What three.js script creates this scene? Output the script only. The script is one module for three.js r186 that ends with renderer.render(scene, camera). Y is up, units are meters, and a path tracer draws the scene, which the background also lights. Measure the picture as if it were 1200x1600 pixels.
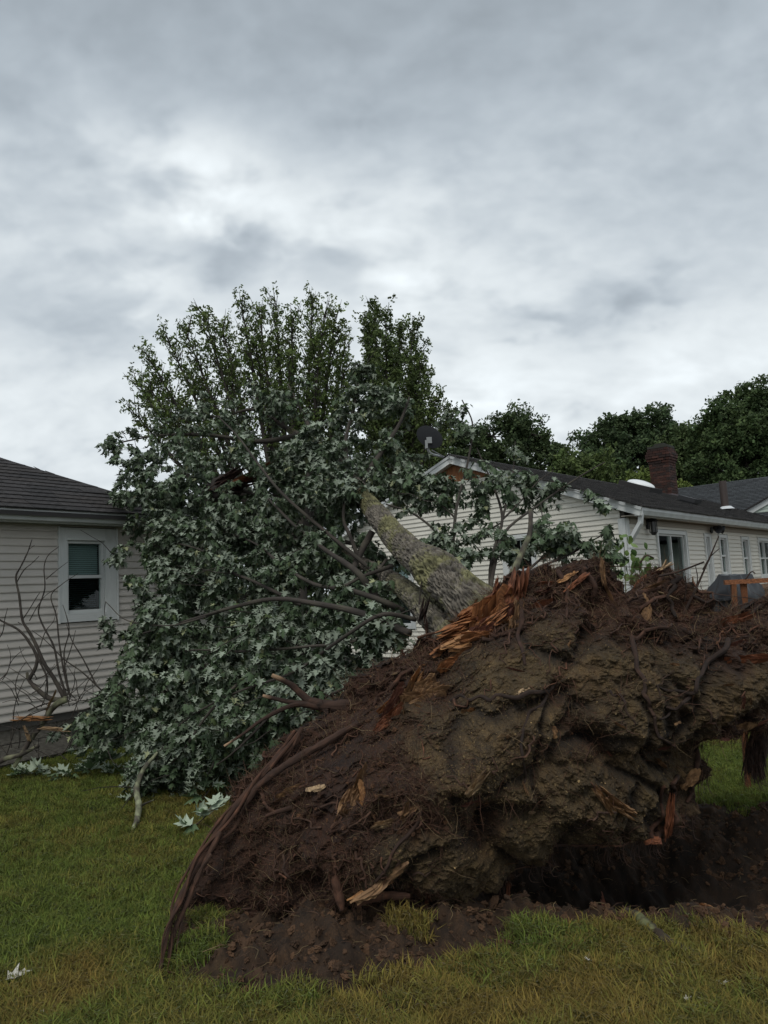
import * as THREE from 'three';
import { ImprovedNoise } from 'three/addons/math/ImprovedNoise.js';
import { mergeGeometries } from 'three/addons/utils/BufferGeometryUtils.js';

// ---------------------------------------------------------------- camera, sky, sun, exposure
const EYE = 1.6, PITCH = 6.2, ROLL = -3.1;
const scene = new THREE.Scene();
const camera = new THREE.PerspectiveCamera(69.6, 0.75, 0.05, 1500);
camera.position.set(0, EYE, 0);
camera.rotation.order = 'YXZ';
camera.rotation.set(THREE.MathUtils.degToRad(PITCH), 0, THREE.MathUtils.degToRad(ROLL));
camera.updateMatrixWorld(true);

const renderer = new THREE.WebGLRenderer({ antialias: true });
renderer.toneMapping = THREE.LinearToneMapping;
renderer.toneMappingExposure = 1.16;
renderer.shadowMap.enabled = true;

const SUN_DIR = new THREE.Vector3(-0.14, 0.82, 0.50).normalize();
const sun = new THREE.DirectionalLight(new THREE.Color().setRGB(1.0, 0.97, 0.92), 1.4);
sun.position.copy(SUN_DIR).multiplyScalar(60);
sun.castShadow = true; sun.shadow.radius = 60; sun.shadow.mapSize.set(2048, 2048);
Object.assign(sun.shadow.camera, { left: -25, right: 25, top: 25, bottom: -25, near: 1, far: 140 });
scene.add(sun); scene.add(sun.target);

const noise = new ImprovedNoise();
const N3 = (x, y, z) => noise.noise(x, y, z);
function fbm(x, y, z, o = 4) { let s = 0, a = 0.5; for (let i = 0; i < o; i++) { s += a * N3(x, y, z); x = x * 2.03 + 17.1; y = y * 2.03 + 3.7; z = z * 2.03 + 9.2; a *= 0.5; } return s; }
const clamp = (x, a = 0, b = 1) => Math.min(b, Math.max(a, x));
const lerp = (a, b, t) => a + (b - a) * t;
const smooth = (a, b, x) => { const t = clamp((x - a) / (b - a)); return t * t * (3 - 2 * t); };
function rng(seed) { let s = seed >>> 0; return () => { s = (s + 0x6d2b79f5) | 0; let t = Math.imul(s ^ (s >>> 15), 1 | s); t = (t + Math.imul(t ^ (t >>> 7), 61 | t)) ^ t; return ((t ^ (t >>> 14)) >>> 0) / 4294967296; }; }
const V = (x, y, z) => new THREE.Vector3(x, y, z);

// a direction through a spot of the view (1200 x 1600 units), used to survey places into metres
const FOC = 800 / Math.tan(THREE.MathUtils.degToRad(69.6 / 2));
function dirOf(px, py) { return V((px - 600) / FOC, -(py - 800) / FOC, -1).applyQuaternion(camera.quaternion); }
function at(px, py, d) { const r = dirOf(px, py); return r.multiplyScalar(d / -r.z).add(camera.position); }
function onGround(px, py, h = 0) { const r = dirOf(px, py); return r.multiplyScalar((h - EYE) / r.y).add(camera.position); }
const INV = camera.quaternion.clone().invert();
function pix(p) { const v = p.clone().sub(camera.position).applyQuaternion(INV); return [600 - FOC * v.x / v.z, 800 + FOC * v.y / v.z]; }

// overcast sky: a layer of cloud with brighter and darker parts
{
  const W = 3072, H = 1536, data = new Float32Array(W * H * 4);
  // [x, y, half-width x, half-width y, brightness]
  const parts = [
    [330, 250, 90, 55, 0.30], [300, 290, 60, 40, 0.12], [520, 330, 170, 60, 0.12], [700, 430, 130, 50, 0.12], [640, 300, 200, 80, 0.07], [230, 220, 90, 50, 0.10],
    [620, 420, 90, 36, 0.10], [1060, 560, 160, 60, 0.12], [760, 600, 120, 70, 0.14], [880, 640, 160, 60, 0.10], [160, 330, 140, 70, 0.05], [420, 300, 90, 60, 0.08], [250, 430, 70, 50, 0.07],
    [360, 395, 60, 40, -0.20], [530, 410, 55, 30, -0.16], [840, 495, 60, 20, -0.17], [985, 462, 75, 28, -0.17], [930, 520, 110, 50, -0.07], [1055, 482, 30, 18, -0.10], [60, 490, 110, 60, -0.13], [170, 520, 70, 40, -0.08], [60, 700, 100, 70, 0.03],
    [110, 330, 70, 45, -0.06], [480, 540, 140, 60, 0.06], [980, 590, 100, 50, -0.05], [1150, 350, 170, 160, -0.10], [900, 330, 160, 60, -0.02],
  ].map(([x, y, w, h, b]) => { const d = dirOf(x, y), az = Math.atan2(d.x, -d.z), el = Math.atan2(d.y, Math.hypot(d.x, d.z)); return [az, el, w / FOC / Math.cos(el) * 0.92, h / FOC * 0.92, b]; });
  for (let j = 0; j < H; j++) {
    const el = ((j + 0.5) / H - 0.5) * Math.PI, cy = Math.cos(el), y = Math.sin(el);
    for (let i = 0; i < W; i++) {
      const th = ((i + 0.5) / W - 0.5) * 2 * Math.PI, x = cy * Math.cos(th), z = cy * Math.sin(th), o = (j * W + i) * 4;
      let L = 0.5, blue = 0;
      if (el > -0.02) {
        const az = Math.atan2(x, -z), k = 1 / (Math.max(y, 0) + 0.5), X = x * k * 3.0, Z = z * k * 3.4;
        const wx = fbm(X * 1.3 + 5, Z * 1.3, 1.5, 3) * 0.5, wz = fbm(X * 1.3, Z * 1.3 + 9, 4.5, 3) * 0.5;
        const n = fbm(X * 1.2 + wx, Z * 1.9 + wz, 3.3, 5), m = fbm(X * 4 + wx * 2, Z * 5.5 + wz * 2, 8.1, 4);
        const deg = el * 180 / Math.PI;
        const calm = lerp(1, 0.45, smooth(24, 44, deg)); L = lerp(0.62, 0.305, smooth(15, 44, deg + n * 10)) + (n * 0.18 + m * 0.15 + fbm(X * 11 + wx * 4, Z * 13, 2.2, 3) * 0.06) * calm;
        L -= 0.05 * smooth(14, 0, deg);
        if (Math.abs(az) < 0.9) {
          const ja = az + wx * 0.05 + m * 0.05, je = el + wz * 0.04 + m * 0.045;
          for (const [a, e, w, h, b] of parts) { const q = ((ja - a) / w) ** 2 + ((je - e) / h) ** 2; if (q < 9) L += b * Math.exp(-q) * (1.0 + m * 1.3) * (b < 0 ? 0.95 : 0.72); }
        }
        L = L > 0.6 ? 0.6 + (L - 0.6) * 0.7 : L; L = clamp(L, 0.2, 0.82); blue = smooth(0.68, 0.3, L);
      } else L = 0.12;
      L *= 1.13; data[o] = L * (0.93 - 0.06 * blue); data[o + 1] = L * (1.0 - 0.005 * blue); data[o + 2] = L * (1.04 + 0.075 * blue); data[o + 3] = 1;
      if (el <= -0.02) { data[o] = 0.05; data[o + 1] = 0.055; data[o + 2] = 0.035; }
    }
  }
  const t = new THREE.DataTexture(data, W, H, THREE.RGBAFormat, THREE.FloatType);
  t.mapping = THREE.EquirectangularReflectionMapping; t.magFilter = THREE.LinearFilter; t.minFilter = THREE.LinearFilter; t.wrapS = THREE.RepeatWrapping; t.needsUpdate = true;
  scene.background = t; scene.environment = t;
}

// ---------------------------------------------------------------- helpers
const used = new Map();
function numbered(n) { const k = used.get(n) ?? 0; used.set(n, k + 1); return k ? `${n}_${String(k).padStart(3, '0')}` : n; }
function shade(o) { o.castShadow = true; o.receiveShadow = true; return o; }
function thing(name, label, category, pos, turn = 0, group) {
  const o = new THREE.Group(); o.name = numbered(name); scene.add(o);
  if (pos) o.position.copy(pos); o.rotation.y = turn; o.userData = { label, category };
  if (group) o.userData.group = group;
  o.updateMatrixWorld(true);
  return o;
}
function mesh(name, geo, mat, parent = scene) { const m = shade(new THREE.Mesh(geo, mat)); m.name = name; parent.add(m); return m; }
function tag(o, label, category, group) { o.name = numbered(o.name); o.userData = { label, category }; if (group) o.userData.group = group; return o; }
function instanced(name, geo, mat, mats, cols, parent, kind = 'stuff') {
  const m = shade(new THREE.InstancedMesh(geo, mat, mats.length)); m.name = name;
  for (let i = 0; i < mats.length; i++) { m.setMatrixAt(i, mats[i]); if (cols) m.setColorAt(i, cols[i]); }
  if (kind) m.userData.kind = kind;
  parent.add(m); return m;
}
const rgb = (r, g, b) => new THREE.Color().setRGB(r, g, b);

// growable triangle buffer
class MB {
  constructor(opts = {}) { this.p = []; this.i = []; this.c = opts.color ? [] : null; this.u = opts.uv === false ? null : []; this.n = []; }
  get count() { return this.p.length / 3; }
  v(x, y, z, u = 0, w = 0, c) { this.p.push(x, y, z); if (this.u) this.u.push(u, w); if (this.c) this.c.push(c[0], c[1], c[2]); return this.p.length / 3 - 1; }
  tri(a, b, c) { this.i.push(a, b, c); }
  quad(a, b, c, d) { this.i.push(a, b, c, a, c, d); }
  geo(flat = false) {
    let g = new THREE.BufferGeometry();
    g.setAttribute('position', new THREE.BufferAttribute(new Float32Array(this.p), 3));
    if (this.u) g.setAttribute('uv', new THREE.BufferAttribute(new Float32Array(this.u), 2));
    if (this.c) g.setAttribute('color', new THREE.BufferAttribute(new Float32Array(this.c), 3));
    g.setIndex(this.i);
    if (flat) g = g.toNonIndexed();
    g.computeVertexNormals();
    return g;
  }
}
// a tapered tube along points, radii per point; wob = roughness of the outline
function tubeInto(b, pts, radii, sides = 6, opts = {}) {
  const { wob = 0, col, steps = 1, seed = 0, freq = 12, caps = true } = opts;
  let P = pts, R = radii;
  if (steps > 1 && pts.length > 1) {
    const cr = new THREE.CatmullRomCurve3(pts, false, 'centripetal'), n = (pts.length - 1) * steps; P = []; R = [];
    for (let i = 0; i <= n; i++) { const t = i / n; P.push(cr.getPoint(t)); const f = t * (radii.length - 1), k = Math.min(radii.length - 2, Math.floor(f)); R.push(lerp(radii[k], radii[k + 1], f - k)); }
  }
  const n = P.length; let up = V(0.31, 0.2, 0.93), len = 0, start = b.count;
  const tang = V(0, 0, 0), side = V(0, 0, 0), nrm = V(0, 0, 0);
  for (let i = 0; i < n; i++) {
    tang.copy(P[Math.min(n - 1, i + 1)]).sub(P[Math.max(0, i - 1)]).normalize();
    side.crossVectors(tang, up); if (side.lengthSq() < 1e-6) side.set(1, 0, 0); side.normalize(); nrm.crossVectors(side, tang).normalize(); up.copy(nrm);
    if (i) len += P[i].distanceTo(P[i - 1]);
    for (let s = 0; s <= sides; s++) {
      const a = (s % sides) / sides * Math.PI * 2, ca = Math.cos(a), sa = Math.sin(a); let r = R[i];
      let x = P[i].x + (side.x * ca + nrm.x * sa) * r, y = P[i].y + (side.y * ca + nrm.y * sa) * r, z = P[i].z + (side.z * ca + nrm.z * sa) * r;
      if (wob) { const w = 1 + wob * (N3(x * freq + seed, y * freq, z * freq) + 0.5 * N3(x * freq * 2.7, y * freq * 2.7 + seed, z * freq * 2.7)); x = P[i].x + (x - P[i].x) * w; y = P[i].y + (y - P[i].y) * w; z = P[i].z + (z - P[i].z) * w; }
      b.v(x, y, z, s / sides * Math.max(0.02, R[0] * 6.3), len, col ? (typeof col === 'function' ? col(i / (n - 1), x, y, z) : col) : undefined);
    }
  }
  const w = sides + 1;
  for (let i = 0; i < n - 1; i++) for (let s = 0; s < sides; s++) { const a = start + i * w + s; b.quad(a, a + 1, a + w + 1, a + w); }
  if (caps) for (const e of [0, n - 1]) {
    const c = b.v(P[e].x, P[e].y, P[e].z, 0, 0, col ? (typeof col === 'function' ? col(e / (n - 1), P[e].x, P[e].y, P[e].z) : col) : undefined);
    for (let s = 0; s < sides; s++) { const q = start + e * w + s; if (e) b.tri(q, q + 1, c); else b.tri(q + 1, q, c); }
  }
}
function tube(pts, radii, sides, opts = {}) { const b = new MB({ color: !!opts.col }); tubeInto(b, pts, radii, sides, opts); return b.geo(); }
function boxG(w, h, d, x = 0, y = 0, z = 0) { const g = new THREE.BoxGeometry(w, h, d); g.translate(x, y, z); return g; }

// ---------------------------------------------------------------- textures (tiling)
function tileTex(size, f, srgb = true, ch = 3) {
  const d = new Uint8Array(size * size * 4);
  for (let j = 0; j < size; j++) for (let i = 0; i < size; i++) { const c = f(i / size, j / size), o = (j * size + i) * 4; if (ch === 1) d[o] = d[o + 1] = d[o + 2] = clamp(c) * 255; else { d[o] = clamp(c[0]) * 255; d[o + 1] = clamp(c[1]) * 255; d[o + 2] = clamp(c[2]) * 255; } d[o + 3] = 255; }
  const t = new THREE.DataTexture(d, size, size); t.wrapS = t.wrapT = THREE.RepeatWrapping; t.magFilter = THREE.LinearFilter; if (srgb) t.colorSpace = THREE.SRGBColorSpace; t.needsUpdate = true; return t;
}
// tiling noise on a torus: blend of shifted copies
function tn(u, v, fx, fy, s = 0) {
  const a = N3(u * fx, v * fy, s), b = N3((u - 1) * fx, v * fy, s), c = N3(u * fx, (v - 1) * fy, s), d = N3((u - 1) * fx, (v - 1) * fy, s);
  return lerp(lerp(a, b, u), lerp(c, d, u), v);
}
function tfbm(u, v, fx, fy, o, s = 0) { let t = 0, a = 0.5; for (let i = 0; i < o; i++) { t += a * tn(u, v, fx, fy, s + i * 7.3); fx *= 2; fy *= 2; a *= 0.55; } return t; }
const rep = (t, x, y = x) => { const c = t.clone(); c.repeat.set(x, y); c.needsUpdate = true; return c; };

const TX = {};
TX.grain = tileTex(512, (u, v) => 0.5 + tfbm(u, v, 14, 14, 5, 1) * 0.9, false, 1);
TX.soilColor = tileTex(512, (u, v) => { const a = tfbm(u, v, 10, 10, 5, 4), b = tn(u, v, 90, 90, 2), k = 0.78 + a * 0.55 + b * 0.3, q = b > 0.42 ? 0.25 : 0; return [k + q, k * 0.985 + q, k * 0.96 + q]; });
TX.bark = tileTex(512, (u, v) => { const w = tn(u, v, 6, 6, 3) * 0.06; let r = 0; for (const [f, g, s, a] of [[9, 3, 1, 0.6], [18, 6, 5, 0.4]]) { const n = Math.abs(tn((u + w + 1) % 1, v, f, g, s)) * 2.2; r += a * Math.min(1, n * 1.6); } return clamp(r * 0.85 + tfbm(u, v, 40, 40, 3, 9) * 0.35); }, false, 1);
TX.wood = tileTex(512, (u, v) => { const w = tn(u, v, 3, 3, 2) * 0.08, g = tfbm((u + w + 1) % 1, v, 40, 3, 4, 6), k = 0.8 + g * 0.8; return [k, k * (0.97 + 0.06 * g), k * 0.93]; });
TX.woodBump = tileTex(512, (u, v) => 0.5 + tfbm(u, v, 50, 3, 4, 6) * 1.1, false, 1);
TX.shingle = tileTex(512, (u, v) => { const k = 0.72 + tn(u, v, 120, 120, 3) * 0.5 + tfbm(u, v, 8, 8, 4, 2) * 0.6; return [k, k, k]; });
TX.siding = tileTex(512, (u, v) => { const k = 0.95 + tfbm(u, v, 4, 5, 4, 2) * 0.10, d = clamp(tfbm(u, v, 5, 4, 4, 11) * 2 - 0.3) * 0.10; return [k - d * 0.8, k - d * 0.85, k - d]; });
TX.concrete = tileTex(512, (u, v) => { const k = 0.8 + tfbm(u, v, 7, 7, 5, 5) * 0.5 + tn(u, v, 100, 100, 5) * 0.15; return [k, k * 0.98, k * 0.95]; });
function std(r, g, b, rough = 0.9, extra = {}) { return new THREE.MeshStandardMaterial({ color: rgb(r, g, b), roughness: rough, ...extra }); }
// ---------------------------------------------------------------- houses
const M = {
  sidingTan: std(0.60, 0.555, 0.50, 0.55, { map: rep(TX.siding, 0.5, 3) }),
  sidingTan2: std(0.57, 0.53, 0.475, 0.55, { map: rep(TX.siding, 0.7, 2) }),
  sidingCream: std(0.72, 0.69, 0.6, 0.55, { map: rep(TX.siding, 0.4, 3) }),
  sidingCream2: std(0.69, 0.665, 0.58, 0.55, { map: rep(TX.siding, 0.6, 2) }),
  sidingGreen: std(0.5, 0.58, 0.5, 0.6, { map: rep(TX.siding, 0.6, 2) }),
  trim: std(0.68, 0.7, 0.68, 0.45, { map: rep(TX.siding, 0.6, 1) }),
  trimGrey: std(0.55, 0.57, 0.56, 0.4, { map: rep(TX.siding, 0.5, 1) }),
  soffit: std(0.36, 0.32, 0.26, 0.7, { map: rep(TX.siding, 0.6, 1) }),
  core: std(0.07, 0.065, 0.058, 0.9),
  dark: std(0.02, 0.02, 0.022, 0.7),
  black: std(0.018, 0.018, 0.02, 0.5),
  curtain: std(0.10, 0.10, 0.11, 0.9),
  pane: new THREE.MeshPhysicalMaterial({ color: rgb(0.86, 0.92, 0.91), roughness: 0.02, transmission: 1, thickness: 0, ior: 1.5, specularIntensity: 0.45 }),
  blind: std(0.34, 0.40, 0.39, 0.5),
  blindLow: std(0.10, 0.13, 0.14, 0.5),
  osb: std(0.30, 0.125, 0.045, 0.8, { map: rep(TX.wood, 2, 2), bumpMap: TX.grain, bumpScale: 0.004 }),
  concrete: std(0.26, 0.245, 0.22, 0.95, { map: TX.concrete, bumpMap: TX.grain, bumpScale: 0.006 }),
  mortar: std(0.2, 0.18, 0.16, 0.95),
  metalDark: std(0.05, 0.035, 0.03, 0.6),
  flash: std(0.62, 0.64, 0.65, 0.4),
  white: std(0.8, 0.82, 0.82, 0.35),
  roofDeck: std(0.03, 0.028, 0.028, 0.95),
};
M.shingles = [[0.052, 0.047, 0.047], [0.066, 0.06, 0.06], [0.041, 0.038, 0.039], [0.058, 0.05, 0.047]].map((c) => std(...c, 0.95, { map: rep(TX.shingle, 2, 2), bumpMap: rep(TX.grain, 4, 4), bumpScale: 0.003 }));
M.bricks = [[0.075, 0.028, 0.02], [0.095, 0.037, 0.026], [0.055, 0.024, 0.019], [0.115, 0.05, 0.038], [0.042, 0.023, 0.02]].map((c) => std(...c, 0.9, { map: rep(TX.concrete, 2, 2), bumpMap: rep(TX.grain, 2, 2), bumpScale: 0.003 }));

// a lapped siding board: bottom edge proud, ends may be cut on a slope. Runs along x, faces +z, bottom at y = 0
function board(l0, l1, r0, r1, h, t0 = 0.02, t1 = 0.002) {
  const b = new MB();
  const prof = [[-0.002, 0], [t0, -0.002], [t0 + 0.001, 0.010], [lerp(t0, t1, 0.35), h * 0.42], [t1, h], [-0.002, h]];
  const ring = (e) => prof.map(([z, y]) => { const k = clamp(y / h), x = e ? lerp(r0, r1, k) : lerp(l0, l1, k); return [x, y, z]; });
  const A = ring(0), B = ring(1), n = prof.length;
  for (let i = 0; i < n; i++) { const j = (i + 1) % n, q = [A[i], B[i], B[j], A[j]].map((p) => b.v(p[0], p[1], p[2], p[0], p[1])); b.quad(q[0], q[1], q[2], q[3]); }
  for (const E of [A, B]) { const q = E.map((p) => b.v(p[0], p[1], p[2], p[2], p[1])); for (let i = 1; i < n - 1; i++) E === B ? b.tri(q[0], q[i], q[i + 1]) : b.tri(q[0], q[i + 1], q[i]); }
  return b.geo();
}
// solid wall with rectangular openings; runs along x from 0, y up, outer face at z = 0
function wallCore(outline, holes, t = 0.12) {
  const s = new THREE.Shape(outline.map(([x, y]) => new THREE.Vector2(x, y)));
  for (const [x0, y0, x1, y1] of holes) { const p = new THREE.Path(); p.moveTo(x0, y0); p.lineTo(x0, y1); p.lineTo(x1, y1); p.lineTo(x1, y0); p.closePath(); s.holes.push(p); }
  const g = new THREE.ExtrudeGeometry(s, { depth: t, bevelEnabled: false }); g.translate(0, 0, -t - 0.004); return g;
}
// rows of boards over a wall, split round the openings
function clad(parent, x0, x1, y0, y1, pitch, holes, mats, seed, limit) {
  const r = rng(seed), rows = Math.round((y1 - y0) / pitch);
  for (let k = 0; k < rows; k++) {
    const y = y0 + k * pitch; let cuts = [[x0, x1]];
    for (const [a, b, c, d] of holes) if (y + pitch > b + 0.012 && y < d - 0.012) cuts = cuts.flatMap(([s, e]) => (c <= s || a >= e ? [[s, e]] : [[s, Math.max(s, a)], [Math.min(e, c), e]].filter(([p, q]) => q - p > 0.01)));
    for (const [a, b, c, d] of holes) { // pieces notched under and over an opening
      if (b > y + 0.02 && b < y + pitch + 0.012) { const m = mesh('siding_board', board(a, a, c, c, b - y), mats[0], parent); m.position.set(0, y, -0.001); }
      if (d > y - 0.012 && d < y + pitch - 0.02 && d > y) { const m = mesh('siding_board', board(a, a, c, c, y + pitch - d, 0.012), mats[0], parent); m.position.set(0, d, -0.001); }
    }
    for (const [s, e] of cuts) {
      const lim = limit ? [limit(y), limit(y + pitch)] : null;
      // long runs are made of panels that overlap at joints
      const parts = []; let at0 = s; while (e - at0 > 3.4) { const L = 2.2 + r() * 1.1; parts.push([at0, at0 + L]); at0 += L; } parts.push([at0, e]);
      for (const [a, b] of parts) {
        let l0 = a, l1 = a, r0 = b, r1 = b;
        if (lim) { l0 = Math.max(a, lim[0][0]); l1 = Math.max(a, lim[1][0]); r0 = Math.min(b, lim[0][1]); r1 = Math.min(b, lim[1][1]); if (r0 - l0 < 0.02 && r1 - l1 < 0.02) continue; r1 = Math.max(r1, l1); r0 = Math.max(r0, l0); }
        const m = mesh('siding_board', board(l0, l1, r0, r1, pitch + 0.004), mats[Math.floor(r() * mats.length)], parent);
        m.position.set(0, y, (r() - 0.5) * 0.002); m.rotation.z = (r() - 0.5) * 0.0012;
      }
    }
  }
}
// window in local wall coordinates, opening [x0,y0,x1,y1]
function windowIn(parent, x0, y0, x1, y1, o = {}) {
  const { tl = 0.07, tr = 0.07, tt = 0.07, tb = 0.07, rail = true, blinds = false, vertical = 0, name = 'window', trim = M.trim, curtain = false, muntin = false } = o;
  const w = new THREE.Group(); w.name = name; parent.add(w);
  const F = 0.034;
  mesh('trim', mergeGeometries([boxG(tl, y1 - y0 + tb + tt, F + 0.03, x0 - tl / 2, (y0 - tb + y1 + tt) / 2, F / 2 - 0.015), boxG(tr, y1 - y0 + tb + tt, F + 0.03, x1 + tr / 2, (y0 - tb + y1 + tt) / 2, F / 2 - 0.015),
    boxG(x1 - x0 - 0.001, tt, F + 0.026, (x0 + x1) / 2, y1 + tt / 2, F / 2 - 0.015), boxG(x1 - x0 - 0.001, tb, F + 0.034, (x0 + x1) / 2, y0 - tb / 2, F / 2 - 0.013),
    boxG(0.016, y1 - y0 + tb + tt + 0.02, F + 0.05, x0 - tl - 0.008, (y0 - tb + y1 + tt) / 2, F / 2 - 0.015), boxG(0.016, y1 - y0 + tb + tt + 0.02, F + 0.05, x1 + tr + 0.008, (y0 - tb + y1 + tt) / 2, F / 2 - 0.015)]), trim, w);
  const s = 0.034, d = 0.05, bars = [boxG(s, y1 - y0, d, x0 + s / 2, (y0 + y1) / 2, -0.035), boxG(s, y1 - y0, d, x1 - s / 2, (y0 + y1) / 2, -0.035), boxG(x1 - x0 - 2 * s, s, d, (x0 + x1) / 2, y1 - s / 2, -0.035), boxG(x1 - x0 - 2 * s, s * 1.2, d, (x0 + x1) / 2, y0 + s * 0.6, -0.035)];
  const ym = (y0 + y1) / 2;
  if (rail) bars.push(boxG(x1 - x0 - 2 * s, 0.036, d + 0.01, (x0 + x1) / 2, ym, -0.03));
  if (muntin) bars.push(boxG(0.012, (y1 - ym) - s, 0.012, (x0 + x1) / 2, (y1 + ym) / 2, -0.05), boxG(x1 - x0 - 2 * s, 0.012, 0.01, (x0 + x1) / 2, (y1 + ym) / 2, -0.053));
  for (let i = 1; i <= vertical; i++) bars.push(boxG(0.04, y1 - y0 - 2 * s, d + 0.012, lerp(x0, x1, i / (vertical + 1)), ym, -0.033));
  mesh('sash', mergeGeometries(bars), trim, w);
  if (rail) { mesh('pane', boxG(x1 - x0 - 2 * s, y1 - ym - s, 0.003, (x0 + x1) / 2, (y1 + ym) / 2 - s / 2, -0.045), M.pane, w); mesh('pane', boxG(x1 - x0 - 2 * s, ym - y0 - s, 0.003, (x0 + x1) / 2, (y0 + ym) / 2 + s / 2, -0.037), M.pane, w); }
  else mesh('pane', boxG(x1 - x0 - 2 * s, y1 - y0 - 2 * s, 0.003, (x0 + x1) / 2, ym, -0.04), M.pane, w);
  if (blinds) {
    const slats = [[], []]; for (let y = y0 + 0.02; y < y1 - 0.02; y += 0.024) { const up = y > ym, g = new THREE.BoxGeometry(x1 - x0 - 0.06, 0.002, 0.024); g.rotateX(up ? 0.95 : -0.25); g.translate((x0 + x1) / 2, y, up ? -0.1 : -0.14); slats[up ? 0 : 1].push(g); }
    mesh('blind', mergeGeometries(slats[0]), M.blind, w); mesh('blind', mergeGeometries(slats[1]), M.blindLow, w);
  }
  if (curtain) { const b = new MB(), n = 26; for (let i = 0; i <= n; i++) { const x = lerp(x0 + 0.03, lerp(x0, x1, 0.34), i / n), z = -0.16 + Math.sin(i * 1.7) * 0.03; b.v(x, y0, z); b.v(x, y1, z); if (i) b.quad(2 * i - 2, 2 * i, 2 * i + 1, 2 * i - 1); } mesh('curtain', b.geo(), M.curtain, w); }
  return w;
}
// gutter of K profile along x
function gutterG(len, h = 0.12, d = 0.12) {
  const s = new THREE.Shape(); s.moveTo(-d, 0); s.lineTo(-0.03, 0); s.lineTo(-0.012, h * 0.35); s.lineTo(0, h * 0.55); s.lineTo(0, h); s.lineTo(-0.014, h); s.lineTo(-0.014, h * 0.96); s.lineTo(-0.006, h * 0.92); s.lineTo(-0.018, h * 0.4); s.lineTo(-0.034, 0.008); s.lineTo(-d + 0.006, 0.008); s.lineTo(-d + 0.006, h); s.lineTo(-d, h); s.closePath();
  const g = new THREE.ExtrudeGeometry(s, { depth: len, bevelEnabled: false }); g.rotateY(Math.PI / 2); return g; // extruded along +x, outward is -z after turning
}
const flipZ = (g) => { g.scale(1, 1, -1); const i = g.index; if (i) { for (let k = 0; k < i.count; k += 3) { const a = i.getX(k); i.setX(k, i.getX(k + 1)); i.setX(k + 1, a); } } else { for (const k of Object.keys(g.attributes)) { const at2 = g.attributes[k], s = at2.itemSize; for (let t = 0; t < at2.count; t += 3) for (let c = 0; c < s; c++) { const q = at2.array[t * s + c]; at2.array[t * s + c] = at2.array[(t + 1) * s + c]; at2.array[(t + 1) * s + c] = q; } } } g.computeVertexNormals(); return g; };

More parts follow.
